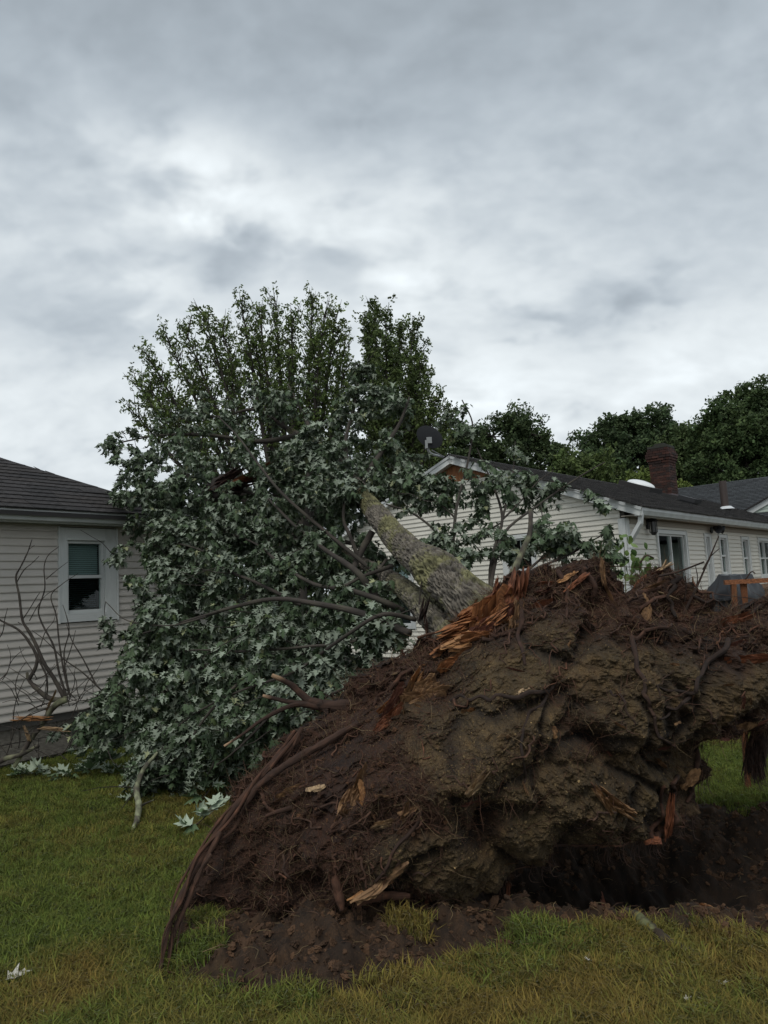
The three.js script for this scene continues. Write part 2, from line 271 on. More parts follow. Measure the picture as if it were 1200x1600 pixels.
// ---- the tan house on the left: local x runs along the wall away from the camera, +z is out of the wall
{
  const yaw = THREE.MathUtils.degToRad(37.7), GY = 2.66;
  const g0 = onGround(91, 797, GY), out = V(Math.cos(yaw), 0, Math.sin(yaw)), SB = 0.35;
  const base = g0.clone().addScaledVector(out, -SB); base.y = 0;
  const h = thing('house', 'tan vinyl-sided low house with dark shingle hip roof behind bare branches', 'house', base, Math.PI / 2 - yaw);
  const X0 = -6.5, X1 = 1.5, win = [0.276, 1.546, 0.745, 2.373];
  const hole = [win[0] - 0.09, win[1] - 0.09, win[2] + 0.14, win[3] + 0.14];
  mesh('wall', wallCore([[X0, 0.4], [X1, 0.4], [X1, 2.6], [X0, 2.6]], [win]), M.core, h);
  const side = wallCore([[0, 0.4], [5, 0.4], [5, 2.6], [0, 2.6]], []); side.rotateY(Math.PI / 2); side.translate(X1, 0, 0); mesh('wall', side, M.core, h);
  mesh('wall', boxG(X1 - X0, 2.2, 0.1, (X0 + X1) / 2, 1.5, -5), M.core, h); mesh('wall', boxG(0.1, 2.2, 4.9, X0, 1.5, -2.5), M.core, h); mesh('ceiling', boxG(X1 - X0, 0.05, 5, (X0 + X1) / 2, 2.56, -2.55), M.core, h);
  mesh('floor', boxG(X1 - X0, 0.1, 5, (X0 + X1) / 2, 0.42, -2.55), M.core, h);
  clad(h, X0, X1, 0.487, 2.545, 0.0825, [[hole[0] - 0.012, hole[1] - 0.012, hole[2] + 0.012, hole[3] + 0.012]], [M.sidingTan, M.sidingTan, M.sidingTan2], 11);
  const sideG = new THREE.Group(); sideG.name = 'side_wall'; sideG.rotation.y = Math.PI / 2; sideG.position.set(X1, 0, 0); h.add(sideG);
  clad(sideG, 0, 5, 0.487, 2.545, 0.0825, [], [M.sidingTan], 12);
  mesh('corner_post', mergeGeometries([boxG(0.07, 2.08, 0.03, X1 - 0.03, 1.52, 0.02), boxG(0.03, 2.08, 0.07, X1 + 0.02, 1.52, -0.025)]), M.sidingTan2, h);
  windowIn(h, ...win, { tl: 0.09, tr: 0.14, tt: 0.14, tb: 0.09, blinds: true });
  // foundation of concrete blocks
  const fr = rng(5);
  for (let row = 0; row < 2; row++) for (let x = X0 + (row ? 0.2 : 0); x < X1 - 0.05; x += 0.405) { const L = Math.min(0.397, X1 - x); const b = boxG(L, 0.192, 0.16, x + L / 2, 0.07 + row * 0.2 + 0.02 + 0.06, -0.115 + fr() * 0.004); mesh('concrete_block', b, M.concrete, h); }
  mesh('foundation', boxG(X1 - X0 - 0.02, 0.5, 4.9, (X0 + X1) / 2, 0.2, -2.57), M.mortar, h);
  // eave: soffit, fascia, gutter
  mesh('soffit', boxG(9.3, 0.012, SB + 0.02, -2.6, 2.552, (SB - 0.09) / 2), M.trimGrey, h);
  mesh('fascia', boxG(9.3, 0.14, 0.02, -2.6, 2.6, SB - 0.125), M.trim, h);
  const gg = gutterG(9.2, 0.115, 0.11); gg.rotateY(Math.PI); gg.translate(1.9, GY - 0.115, SB); mesh('gutter', gg, M.trimGrey, h);
  mesh('strap', mergeGeometries([-3, -2.4, -1.8, -1.2, -0.6, 0, 0.6, 1.2].map((x) => boxG(0.02, 0.006, 0.11, x, GY - 0.006, SB - 0.055))), M.trimGrey, h);
  // hip roof
  const m = 0.5, C = 1.8, E = SB + 0.02, y0 = 2.655, inX = C, TOP = 3.2;
  { // deck: front slope and hip end as closed slabs
    const b = new MB(), P = (x, t, dy) => b.v(x, y0 + m * t + dy, E - t, x, t);
    const a = [P(-7.5, 0, -0.03), P(C, 0, -0.03), P(C - TOP, TOP, -0.03), P(-7.5, TOP, -0.03), P(-7.5, 0, -0.07), P(C, 0, -0.07), P(C - TOP, TOP, -0.07), P(-7.5, TOP, -0.07)];
    b.quad(a[0], a[1], a[2], a[3]); b.quad(a[4], a[7], a[6], a[5]); b.quad(a[4], a[5], a[1], a[0]);
    const e = [b.v(C, y0 - 0.03, E), b.v(C, y0 - 0.03, E - 2 * TOP), b.v(C - TOP, y0 + m * TOP - 0.03, E - TOP), b.v(-7.5, y0 - 0.03, E - 2 * TOP), b.v(-7.5, y0 + m * TOP - 0.03, E - TOP)];
    b.tri(e[0], e[1], e[2]); b.quad(e[1], e[3], e[4], e[2]);
    mesh('roof_deck', b.geo(true), M.roofDeck, h);
  }
  const roof = new THREE.Group(); roof.name = 'roof'; roof.position.set(0, y0, E); roof.rotation.x = -(Math.PI / 2 - Math.atan(m)); h.add(roof);
  const r = rng(77), ex = 0.135, rows = Math.ceil(TOP / Math.cos(Math.atan(m)) / ex), rest = [];
  for (let k = 0; k < rows; k++) {
    const ya = k * ex, hip = (y) => C - y * Math.cos(Math.atan(m)) + 0.0, hip0 = hip(ya), hip1 = hip(ya + ex); let x = -7.4 + (k % 2) * 0.16;
    while (x < hip0) {
      const w = 0.27 + r() * 0.12, e = x + w - 0.006, lift = r() < 0.06 ? 0.012 : 0;
      const g = board(x, x, Math.min(e, hip0), Math.max(x, Math.min(e, hip1)), ex + 0.03 + r() * 0.006, 0.013 + r() * 0.004, 0.003);
      g.translate(0, ya - r() * 0.008, 0.004);
      if (x > -1.75 && ya < 2.7) { const s = mesh('shingle', g, M.shingles[Math.floor(r() * 4)], roof); s.rotation.x = lift; s.position.y = -lift * 0; } else rest.push(g);
      x += w;
    }
  }
  mesh('shingles', mergeGeometries(rest), M.shingles[0], roof).userData.kind = 'stuff';
  // caps along the hip
  const hipDir = V(-1, m, -1).normalize();
  for (let i = 0; i < 26; i++) {
    const p = V(C, y0 + 0.012, E).addScaledVector(hipDir, 0.06 + i * 0.15), g = new THREE.BoxGeometry(0.24, 0.012, 0.17, 2, 1, 1);
    const q = g.attributes.position; for (let k = 0; k < q.count; k++) q.setY(k, q.getY(k) - Math.abs(q.getX(k)) * 0.4);
    const c = mesh('ridge_cap', g, M.shingles[i % 4], h); c.position.copy(p); c.up.set(0, 1, 0); c.lookAt(h.localToWorld(p.clone().add(hipDir))); 
  }
}

// ---- the cream house on the right: local x runs along the side wall away from the camera, +z out of the side wall, the gable end faces -x
const RH = { yaw: THREE.MathUtils.degToRad(40.8), GY: 2.75, SB: 0.35, RO: 0.12, m: 0.39, half: 3.7 };
RH.origin = onGround(1003, 791, RH.GY); RH.origin.y = 0;
RH.turn = Math.PI / 2 - RH.yaw;
{
  const { GY, SB, RO, m, half } = RH, LEN = 19;
  const h = thing('house', 'cream vinyl-sided gabled house with brick chimney behind the upturned roots', 'house', RH.origin, RH.turn);
  // side wall
  const side = new THREE.Group(); side.name = 'side_wall'; side.position.set(RO, 0, -SB); h.add(side);
  const door = [1.33, 0.35, 2.70, 2.38], w1 = [3.90, 1.30, 4.14, 2.37], w2 = [4.83, 1.60, 5.26, 2.37], w3 = [6.47, 1.50, 6.92, 2.36], w4 = [7.86, 1.50, 9.0, 2.36];
  const holes = [door, w1, w2, w3, w4], pad = ([a, b, c, d], t = 0.085) => [a - t, b - t, c + t, d + t];
  mesh('wall', wallCore([[0, 0.1], [LEN - 0.3, 0.1], [LEN - 0.3, 2.72], [0, 2.72]], holes), M.core, side);
  clad(side, 0.06, 10, 0.25, 2.62, 0.0877, holes.map((q) => pad(q)), [M.sidingCream, M.sidingCream, M.sidingCream2], 21);
  mesh('siding', boxG(LEN - 10.4, 2.4, 0.02, (LEN + 9.7) / 2, 1.4, 0.01), M.sidingCream2, side);
  windowIn(side, ...door, { rail: false, vertical: 1, name: 'sliding_door' });
  windowIn(side, ...w1, { }); windowIn(side, ...w2, { muntin: true }); windowIn(side, ...w3, { muntin: true, curtain: true }); windowIn(side, ...w4, { vertical: 1 });
  mesh('corner_post', mergeGeometries([boxG(0.10, 2.5, 0.034, 0.04, 1.35, 0.014), boxG(0.034, 2.5, 0.12, -0.017, 1.35, -0.052)]), M.trim, side);
  // gable end: its own frame, x runs to the right seen from outside (towards the corner)
  const gab = new THREE.Group(); gab.name = 'gable_wall'; gab.position.set(RO, 0, -2 * half + SB); gab.rotation.y = -Math.PI / 2; h.add(gab);
  const GW = 2 * half - 2 * SB, top = (x) => GY - 0.02 + m * (Math.min(x, GW - x) + SB) - 0.10, bx = (b) => GW - (b - SB); // b = metres from the gutter edge
  const gw = [bx(2.62), 1.30, bx(2.12), 2.44], lw = [bx(5.56), 0.9, bx(5.0), 2.2];
  mesh('wall', wallCore([[0, 0.1], [GW, 0.1], [GW, top(GW)], [GW / 2, top(GW / 2)], [0, top(0)]], [gw, lw]), M.core, gab);
  const osbY = 3.64; // boards above this line were torn away
  const lim = (y) => { const q = (y - (GY - 0.12)) / m - SB; return q <= 0 ? [0, GW - 0.08] : [q, GW - q]; };
  clad(gab, 0, GW - 0.08, 0.25, osbY, 0.0877, [pad(gw), pad(lw)], [M.sidingCream, M.sidingCream, M.sidingCream2], 22, lim);
  mesh('strip', boxG(2.0, 0.03, 0.02, GW / 2, osbY + 0.004, 0.012), M.sidingCream, gab);
  { const s = new THREE.Shape(), yb = osbY - 0.12, hw = (top(GW / 2) - yb) / m; s.moveTo(GW / 2 - hw, yb); s.lineTo(GW / 2 + hw, yb); s.lineTo(GW / 2, top(GW / 2)); s.closePath(); const g = new THREE.ExtrudeGeometry(s, { depth: 0.006, bevelEnabled: false }); g.translate(0, 0, -0.002); mesh('bare_sheathing', g, M.osb, gab).userData.label = 'orange-brown bare sheathing board at the peak of the gable'; }
  windowIn(gab, ...gw, { muntin: true, tl: 0.09, tr: 0.09 }); windowIn(gab, ...lw, { tl: 0.11, tr: 0.11, trim: M.trimGrey, blinds: true });
  mesh('wall', boxG(0.1, 2.6, GW, LEN - 0.1, 1.35, -half), M.core, h); mesh('wall', boxG(LEN - 0.3, 2.6, 0.1, LEN / 2, 1.35, -2 * half + SB), M.core, h);
  mesh('ceiling', boxG(LEN - 0.4, 0.05, GW - 0.3, LEN / 2, 2.68, -half), M.core, h); mesh('floor', boxG(LEN - 0.5, 0.1, GW - 0.3, LEN / 2, 0.2, -half), M.core, h);
  // roof slabs
  const ang = Math.atan(m), slope = half / Math.cos(ang);
  for (const s of [1, -1]) { const g = boxG(LEN, 0.045, slope, LEN / 2, -0.03, -slope / 2 * 1); const o = mesh('roof_deck', g, M.roofDeck, h); if (s > 0) { o.position.set(0, GY, 0); o.rotation.x = ang; } else { o.scale.z = 1; o.rotation.order = 'YXZ'; o.rotation.y = Math.PI; o.rotation.x = ang; o.position.set(LEN, GY, -2 * half); } }
  // shingles of the near slope
  const r = rng(91), mats = [], cols = [], sg = board(0, 0, 0.31, 0.31, 0.17, 0.02, 0.003);
  const slopeM = new THREE.Matrix4().makeRotationX(-(Math.PI / 2 - ang)).setPosition(0, GY + 0.0, 0);
  for (let k = 0; k * 0.137 < slope; k++) for (let x = -0.05 - (k % 2) * 0.16; x < LEN; x += 0.318) { const q = new THREE.Matrix4().makeTranslation(x + r() * 0.01, k * 0.137 - 0.03 - r() * 0.01, r() * 0.004); mats.push(slopeM.clone().multiply(q)); const c = 0.5 + r() * 0.9; cols.push(rgb(c, c * (0.96 + r() * 0.05), c * 0.95)); }
  instanced('shingles', sg, std(0.088, 0.081, 0.079, 0.95, { map: rep(TX.shingle, 3, 3) }), mats, cols, h);
  for (let i = 0; i < 60; i++) { const g = new THREE.BoxGeometry(0.3, 0.012, 0.24, 1, 1, 2); const q = g.attributes.position; for (let k = 0; k < q.count; k++) q.setY(k, q.getY(k) - Math.abs(q.getZ(k)) * m); const c = mesh('ridge_cap', g, M.shingles[i % 4], h); c.position.set(0.1 + i * 0.31, GY + m * half + 0.02, -half); }
  // rake fascia boards of the gable
  for (const s of [1, -1]) {
    const g = boxG(0.025, 0.14, slope + 0.02, -0.012, -0.085, -slope / 2), o = mesh('fascia', g, M.trim, h); o.rotation.order = 'YXZ';
    const g2 = boxG(0.03, 0.05, slope + 0.03, -0.026, -0.035, -slope / 2), o2 = mesh('fascia', g2, M.trimGrey, h); o2.rotation.order = 'YXZ';
    const g3 = boxG(RO + 0.01, 0.012, slope, RO / 2 + 0.004, -0.15, -slope / 2), o3 = mesh('soffit', g3, M.trimGrey, h); o3.rotation.order = 'YXZ';
    for (const q of [o, o2, o3]) if (s > 0) { q.position.set(0, GY, 0); q.rotation.x = ang; } else { q.position.set(0, GY, -2 * half); q.rotation.x = -ang; q.scale.z = -1; }
  }
  // eave of the side wall
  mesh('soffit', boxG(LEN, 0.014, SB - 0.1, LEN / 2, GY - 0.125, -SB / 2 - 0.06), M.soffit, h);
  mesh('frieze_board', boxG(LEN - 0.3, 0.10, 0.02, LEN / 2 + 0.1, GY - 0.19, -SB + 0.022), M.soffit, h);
  mesh('fascia', boxG(LEN, 0.15, 0.02, LEN / 2, GY - 0.07, -0.125), M.trim, h);
  const gg = gutterG(LEN, 0.125, 0.11); gg.rotateY(Math.PI); gg.translate(LEN + 0.02, GY - 0.13, 0); mesh('gutter', gg, M.trimGrey, h);
  mesh('gutter_end', boxG(0.03, 0.15, 0.13, 0.0, GY - 0.07, -0.06), M.trimGrey, h);
  // downspout at the corner
  { const p = [V(0.08, GY - 0.13, -0.06), V(0.08, GY - 0.26, -0.08), V(0.1, GY - 0.52, -0.27), V(0.1, GY - 0.66, -0.28), V(0.1, 0.1, -0.28)], gs = []; for (let i = 0; i < p.length - 1; i++) { const d = p[i + 1].clone().sub(p[i]), L = d.length() + 0.03, g = new THREE.BoxGeometry(0.085, L, 0.06); g.applyQuaternion(new THREE.Quaternion().setFromUnitVectors(V(0, 1, 0), d.normalize())); const c = p[i].clone().add(p[i + 1]).multiplyScalar(0.5); g.translate(c.x, c.y, c.z); gs.push(g); } mesh('downspout', mergeGeometries(gs), M.trim, h); }
  // wall lantern near the corner
  { const L = new THREE.Group(); L.name = 'wall_lantern'; L.position.set(0.98, 2.5, -SB + 0.02); h.add(L);
    mesh('bracket', mergeGeometries([boxG(0.09, 0.16, 0.03, 0, 0.02, 0.015), boxG(0.02, 0.02, 0.1, 0, 0.1, 0.07)]), M.black, L);
    const cage = []; for (let i = 0; i < 6; i++) { const a = i / 6 * 6.283; cage.push(boxG(0.012, 0.2, 0.012, Math.cos(a) * 0.06, -0.03, 0.11 + Math.sin(a) * 0.06)); } const cap = new THREE.ConeGeometry(0.1, 0.09, 6); cap.translate(0, 0.11, 0.11); const bot = new THREE.CylinderGeometry(0.065, 0.03, 0.05, 6); bot.translate(0, -0.15, 0.11); mesh('lantern_cage', mergeGeometries([...cage, cap, bot].map((g) => g.toNonIndexed())), M.black, L);
    const gl = new THREE.CylinderGeometry(0.05, 0.05, 0.18, 6); gl.translate(0, -0.03, 0.11); mesh('lantern_glass', gl, std(0.09, 0.09, 0.085, 0.3), L); }
  // twin floodlight under the eave
  { const L = new THREE.Group(); L.name = 'floodlight'; L.position.set(4.42, 2.52, -SB + 0.03); h.add(L);
    mesh('mount', new THREE.CylinderGeometry(0.07, 0.07, 0.03, 12).rotateX(Math.PI / 2), M.black, L);
    for (const s of [-1, 1]) { const p = [[0.02, -0.06], [0.035, -0.05], [0.05, 0], [0.085, 0.08], [0.09, 0.1], [0.08, 0.1], [0.03, 0.02]].map(([x, y]) => new THREE.Vector2(x, y)); const g = new THREE.LatheGeometry(p, 14); g.rotateX(1.9); g.rotateY(s * 0.55); g.translate(s * 0.1, 0.02, 0.12); mesh('lamp_head', g, M.black, L); } }
  // things on the roof: they belong to the house
  const onRoof = (x, b, dy = 0) => V(x, GY + m * b + dy, -b);
  { const L = new THREE.Group(); L.name = 'vent_pipe'; L.position.copy(onRoof(9.48, 1.44)); h.add(L);
    mesh('pipe', new THREE.CylinderGeometry(0.1, 0.1, 0.75, 14).translate(0, 0.42, 0), M.metalDark, L); mesh('flashing', new THREE.CylinderGeometry(0.12, 0.22, 0.08, 14).translate(0, 0.06, 0.03), M.flash, L); }
  { const L = new THREE.Group(); L.name = 'roof_vent'; L.position.copy(onRoof(7.0, 1.58)); L.rotation.x = ang; h.add(L);
    mesh('hood', mergeGeometries([boxG(0.48, 0.1, 0.42, 0, 0.11, 0), boxG(0.4, 0.08, 0.34, 0, 0.03, 0)]), M.black, L); }
  { const L = new THREE.Group(); L.name = 'skylight'; L.position.copy(onRoof(8.3, 3.28)); L.rotation.x = ang; h.add(L);
    const d = new THREE.SphereGeometry(1, 24, 10, 0, 6.2832, 0, 1.5708); d.scale(0.38, 0.13, 0.38); d.translate(0, 0.14, 0); mesh('dome', d, M.white, L); mesh('curb', boxG(0.9, 0.15, 0.9, 0, 0.07, 0), M.roofDeck, L); }
  // chimney, brick by brick
  { const L = new THREE.Group(); L.name = 'chimney'; const Wc = 0.6, Dc = 0.6, H0 = 3.75; L.position.set(11.1, 0, -3.6); h.add(L);
    const rr = rng(3), bl = 0.2, bh = 0.066, j = 0.012, geos = {};
    const brickG = (l, d) => { const k = l.toFixed(3) + d.toFixed(3); return geos[k] ??= boxG(l, bh, d); };
    const rows = 23;
    mesh('mortar', boxG(Wc - 0.05, rows * (bh + j) + 0.2, Dc - 0.05, 0, H0 + rows * (bh + j) / 2 - 0.1, 0), M.mortar, L);
    for (let k = 0; k < rows; k++) {
      const y = H0 + k * (bh + j) + bh / 2, cor = k >= rows - 6 ? [0.02, 0.045, 0.07, 0.07, 0.04, 0.015][k - rows + 6] : 0;
      const w = Wc / 2 + cor, d = Dc / 2 + cor, off = k % 2 ? (bl + j) / 2 : 0;
      // near side (+z) and end (-x)
      for (let x = -w + (off ? -0.0 : 0); x < w - 0.03;) { const L1 = Math.min(off && x < -w + 0.001 ? bl / 2 : bl, w - x); const b = mesh('brick', brickG(L1, 0.1), M.bricks[Math.floor(rr() * 5)], L); b.position.set(x + L1 / 2, y, d - 0.05 + (rr() - 0.5) * 0.008); x += L1 + j; }
      for (let z = -d; z < d - 0.115;) { const L1 = Math.min(!off && z < -d + 0.001 ? bl / 2 : bl, d - 0.104 - z); const b = mesh('brick', brickG(0.1, Math.max(0.03, L1)), M.bricks[Math.floor(rr() * 5)], L); b.position.set(-w + 0.05 + (rr() - 0.5) * 0.008, y, z + L1 / 2); z += L1 + j; }
      const far = mesh('brick', boxG(0.1, bh, 2 * d - 0.11), M.bricks[k % 5], L); far.position.set(w - 0.05, y, -0.05); const back = mesh('brick', boxG(2 * w - 0.22, bh, 0.1), M.bricks[(k + 2) % 5], L); back.position.set(0, y, -d + 0.05);
    }
    mesh('cap', mergeGeometries([boxG(Wc + 0.02, 0.07, Dc + 0.02, 0, H0 + rows * (bh + j) + 0.035, 0), boxG(Wc - 0.3, 0.09, Dc - 0.3, 0, H0 + rows * (bh + j) + 0.11, 0)]), std(0.06, 0.065, 0.055, 0.95, { map: TX.concrete }), L);
    mesh('flashing', boxG(Wc + 0.03, 0.5, Dc + 0.03, 0, H0 + 0.1, 0), std(0.09, 0.07, 0.075, 0.6), L); }
}

// ---- satellite dish on the cream house's ridge
{
  const { GY, m, half, RO } = RH, p = V(0.55, GY + m * (2 * half - 4.05), -4.05).applyAxisAngle(V(0, 1, 0), RH.turn).add(RH.origin);
  const t = thing('satellite_dish', 'black oval satellite dish on a bent mast at the roof peak', 'satellite dish', p);
  const c = at(673, 681, 14.1).sub(p);
  mesh('mast', tube([V(0, -0.05, 0), V(-0.1, 0.16, 0.02), V(c.x - 0.06, c.y - 0.3, c.z), V(c.x - 0.06, c.y - 0.1, c.z)], [0.026, 0.026, 0.026, 0.026], 10, { steps: 6 }), std(0.35, 0.36, 0.36, 0.4), t);
  mesh('brace', tube([V(0.25, -0.06, 0.05), V(c.x, c.y - 0.28, c.z)], [0.012, 0.012], 8), std(0.2, 0.2, 0.2, 0.4), t);
  const d = new THREE.SphereGeometry(1, 40, 14, 0, 6.2832, 0, 0.5); const R = 0.28 / Math.sin(0.5); d.scale(R * 1.05, R * 0.55, R * 0.92); d.translate(0, -R * 0.55, 0); d.rotateX(1.25); d.rotateY(0.5);
  const dish = mesh('dish', d, std(0.010, 0.011, 0.013, 1, { side: THREE.DoubleSide }), t); dish.position.copy(c);
  const br = mesh('bracket', mergeGeometries([boxG(0.1, 0.12, 0.08), boxG(0.05, 0.16, 0.12, -0.06, -0.08, 0)]), std(0.25, 0.26, 0.26, 0.4), t); br.position.copy(c).add(V(-0.04, -0.1, 0.05));
}

// ---- the house far behind on the right
{
  const yaw = RH.yaw, o = at(1120, 900, 27); o.y = 0;
  const h = thing('house', 'grey-roofed house with a white cross gable beyond the chimney', 'house', o, RH.turn);
  // ridge runs across (local z), its near slope faces -x
  const ridgeA = at(1066, 769, 30), ridgeB = at(1203, 755, 25.5); h.worldToLocal(ridgeA); h.worldToLocal(ridgeB);
  const run = 4.6, rise = 2.1, b = new MB();
  const zA = ridgeA.z - 0.2, zB = ridgeB.z + 7, xr = ridgeB.x, yA = (ridgeA.y + ridgeB.y) / 2;
  const q = [b.v(xr, yA, zA, 0, 0), b.v(xr, yA, zB, 5, 0), b.v(xr - run, yA - rise, zB, 5, 5), b.v(xr - run, yA - rise, zA, 0, 5), b.v(xr + run, yA - rise, zB, 5, 5), b.v(xr + run, yA - rise, zA, 0, 5)];
  b.quad(q[0], q[3], q[2], q[1]); b.quad(q[0], q[1], q[4], q[5]); b.tri(q[0], q[5], q[3]); b.quad(q[3], q[5], q[4], q[2]);
  mesh('roof_deck', b.geo(true), M.roofDeck, h);
  const ang = Math.atan(rise / run), sl = run / Math.cos(ang), r = rng(41), mats = [], cols = [], sg = board(0, 0, 0.33, 0.33, 0.17, 0.02, 0.003);
  const f = new THREE.Group(); f.position.set(xr - run, yA - rise, zA); f.rotation.order = 'YXZ'; f.rotation.y = -Math.PI / 2; f.rotation.x = -(Math.PI / 2 - ang); f.updateMatrix();
  for (let k = 0; k * 0.14 < sl; k++) for (let x = 0; x < zB - zA; x += 0.34) { mats.push(f.matrix.clone().multiply(new THREE.Matrix4().makeTranslation(x + (k % 2) * 0.17, k * 0.14, 0.01))); const c = 0.7 + r() * 0.6; cols.push(rgb(c, c, c * 1.02)); }
  instanced('shingles', sg, std(0.075, 0.083, 0.088, 0.95, { map: rep(TX.shingle, 3, 3) }), mats, cols, h);
  mesh('wall', boxG(run * 2 - 0.8, 3, zB - zA - 0.6, xr, yA - rise - 1.55, (zA + zB) / 2), M.sidingGreen, h);
  // cross gable towards the viewer
  const pk = at(1222, 772, 22.5), g = new THREE.Group(); h.worldToLocal(pk); g.name = 'cross_gable'; g.position.set(pk.x, pk.y, pk.z); g.rotation.y = -Math.PI / 2; h.add(g);
  const hw = 2.6, hr = 1.25, s = new THREE.Shape(); s.moveTo(-hw, -hr); s.lineTo(hw, -hr); s.lineTo(0, 0); s.closePath(); mesh('gable_wall', new THREE.ExtrudeGeometry(s, { depth: 0.1, bevelEnabled: false }).translate(0, 0, -0.1), M.core, g);
  for (let k = 0; k < 13; k++) { const y = -hr + k * 0.095, e = hw * (-y - 0.095) / hr, e0 = hw * -y / hr; const m1 = mesh('siding_board', board(-e0, -Math.max(e, 0), e0, Math.max(e, 0), 0.1), M.sidingGreen, g); m1.position.y = y; }
  for (const sd of [-1, 1]) { const L = Math.hypot(hw, hr) + 0.1, o1 = mesh('fascia', boxG(L, 0.16, 0.05, 0, 0, 0), M.trim, g); o1.position.set(sd * hw / 2, -hr / 2 + 0.02, 0.04); o1.rotation.z = -sd * Math.atan(hr / hw); const o2 = mesh('roof_slope', boxG(L, 0.04, 4, 0, 0.1, -1.9), M.shingles[1], g); o2.position.copy(o1.position); o2.rotation.z = o1.rotation.z; }
  mesh('wall', boxG(2 * hw - 0.4, 3, 3.6, 0, -hr - 1.5, -1.9), M.sidingGreen, g);
}
// ---------------------------------------------------------------- ground
// outline of the bare earth in front of and under the torn roots, in metres (x, z)
const dirtPoly = [[235, 1530], [330, 1556], [450, 1562], [580, 1552], [680, 1530], [760, 1500], [820, 1478], [900, 1462], [980, 1450], [1100, 1462], [1240, 1475], [1400, 1420], [1450, 1290], [1300, 1262], [1180, 1268], [1090, 1255], [900, 1230], [600, 1250], [400, 1330], [300, 1420], [255, 1480]].map(([x, y]) => { const p = onGround(x, y); return [p.x, p.z]; });
function polyDist(poly, x, z) { // negative inside
  let inside = false, best = 1e9;
  for (let i = 0, j = poly.length - 1; i < poly.length; j = i++) {
    const [ax, az] = poly[i], [bx, bz] = poly[j];
    if ((az > z) !== (bz > z) && x < (bx - ax) * (z - az) / (bz - az) + ax) inside = !inside;
    const t = clamp(((x - ax) * (bx - ax) + (z - az) * (bz - az)) / ((bx - ax) ** 2 + (bz - az) ** 2)), d = Math.hypot(x - ax - t * (bx - ax), z - az - t * (bz - az)); if (d < best) best = d;
  }
  return inside ? -best : best;
}
function dirtAt(x, z) { // 1 = bare earth
  if (Math.abs(x) > 4 || z > -2 || z < -8) return 0;
  const pd = polyDist(dirtPoly, x, z); return Math.max(smooth(0.14, -0.10, pd + fbm(x * 3, 2, z * 3, 3) * 0.38), x > -0.5 ? 0.72 * smooth(0.95, 0.1, pd) * smooth(-0.05, 0.3, fbm(x * 4.2, 6, z * 4.2, 3) + 0.12) : 0);
}
const PIT = { x: 1.42, z: -4.42, rx: 1.6, rz: 0.62, d: 0.42 };
function groundH(x, z) {
  let y = fbm(x * 0.6, 0.3, z * 0.6, 3) * 0.05;
  const far = Math.hypot(x, z); if (far > 14) return y * smooth(30, 14, far);
  if (z > -7 && z < -2 && Math.abs(x) < 5) {
    const d = dirtAt(x, z), q = Math.hypot((x - PIT.x) / PIT.rx, (z - PIT.z) / PIT.rz) + fbm(x * 3.1, 7, z * 3.1, 3) * 0.25;
    y += d * (fbm(x * 4, 5, z * 4, 4) * 0.15 + fbm(x * 14, 3, z * 14, 3) * 0.085 + Math.abs(N3(x * 27, 4, z * 27)) * 0.03 - 0.005);
    const mx = (x + 0.35) / 0.9, mz = (z + 3.75) / 0.35; y += 0.09 * Math.exp(-(mx * mx + mz * mz));
    y -= PIT.d * smooth(1.2, 0.4, q);
    
  }
  return y;
}
// how dry the lawn is: 0 green, 1 straw
function dryAt(x, z) {
  let d = 0.34 - 0.22 * smooth(-0.4, -1.2, x) + fbm(x * 0.9 + 3, 1, z * 0.9, 3) * 0.75 + fbm(x * 3.2, 4, z * 3.2, 3) * 0.6 + fbm(x * 11, 8, z * 11, 2) * 0.45;
  const spot = (px, py, r, a) => { const p = spotCache[px + '_' + py] ??= onGround(px, py); d += a * Math.exp(-((x - p.x) ** 2 + (z - p.z) ** 2) / (r * r)); };
  spot(320, 1260, 0.7, 0.6); spot(110, 1530, 0.32, 0.65); spot(0, 1600, 0.35, 0.4); spot(250, 1590, 0.28, 0.35); spot(640, 1580, 0.5, 0.4); spot(1050, 1540, 0.6, 0.45); spot(820, 1570, 0.4, 0.3); spot(150, 1380, 0.35, -0.05); spot(60, 1470, 0.22, -0.45); spot(200, 1430, 0.25, -0.3); spot(180, 1450, 0.3, -0.25); spot(860, 1480, 0.2, -0.35); spot(1150, 1210, 0.9, -0.6);
  return clamp(d);
}
const spotCache = {};
{
  const n = 720, b = new MB({ color: true }), w = (t) => { const s = Math.sign(t), a = Math.abs(t); return s * (5.2 * a + 3.5 * a ** 4 + 600 * a ** 14); };
  for (let j = 0; j <= n; j++) for (let i = 0; i <= n; i++) {
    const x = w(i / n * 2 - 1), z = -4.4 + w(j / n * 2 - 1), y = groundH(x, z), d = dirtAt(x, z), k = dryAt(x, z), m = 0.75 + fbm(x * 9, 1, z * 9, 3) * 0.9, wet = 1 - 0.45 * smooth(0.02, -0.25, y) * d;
    const g = [lerp(0.045, 0.085, k) * m, lerp(0.048, 0.066, k) * m, lerp(0.018, 0.026, k) * m], s = [0.066 * m * wet, 0.035 * m * wet, 0.0155 * m * wet];
    b.v(x, y, z, x / 0.5, z / 0.5, [lerp(g[0], s[0], d), lerp(g[1], s[1], d), lerp(g[2], s[2], d)]);
  }
  for (let j = 0; j < n; j++) for (let i = 0; i < n; i++) { const a = j * (n + 1) + i; b.quad(a, a + n + 1, a + n + 2, a + 1); }
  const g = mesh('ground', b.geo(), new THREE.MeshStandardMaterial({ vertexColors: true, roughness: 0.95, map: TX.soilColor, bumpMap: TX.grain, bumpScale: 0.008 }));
  g.userData = { kind: 'structure', label: 'lawn ground with bare brown earth round the torn roots' };
}
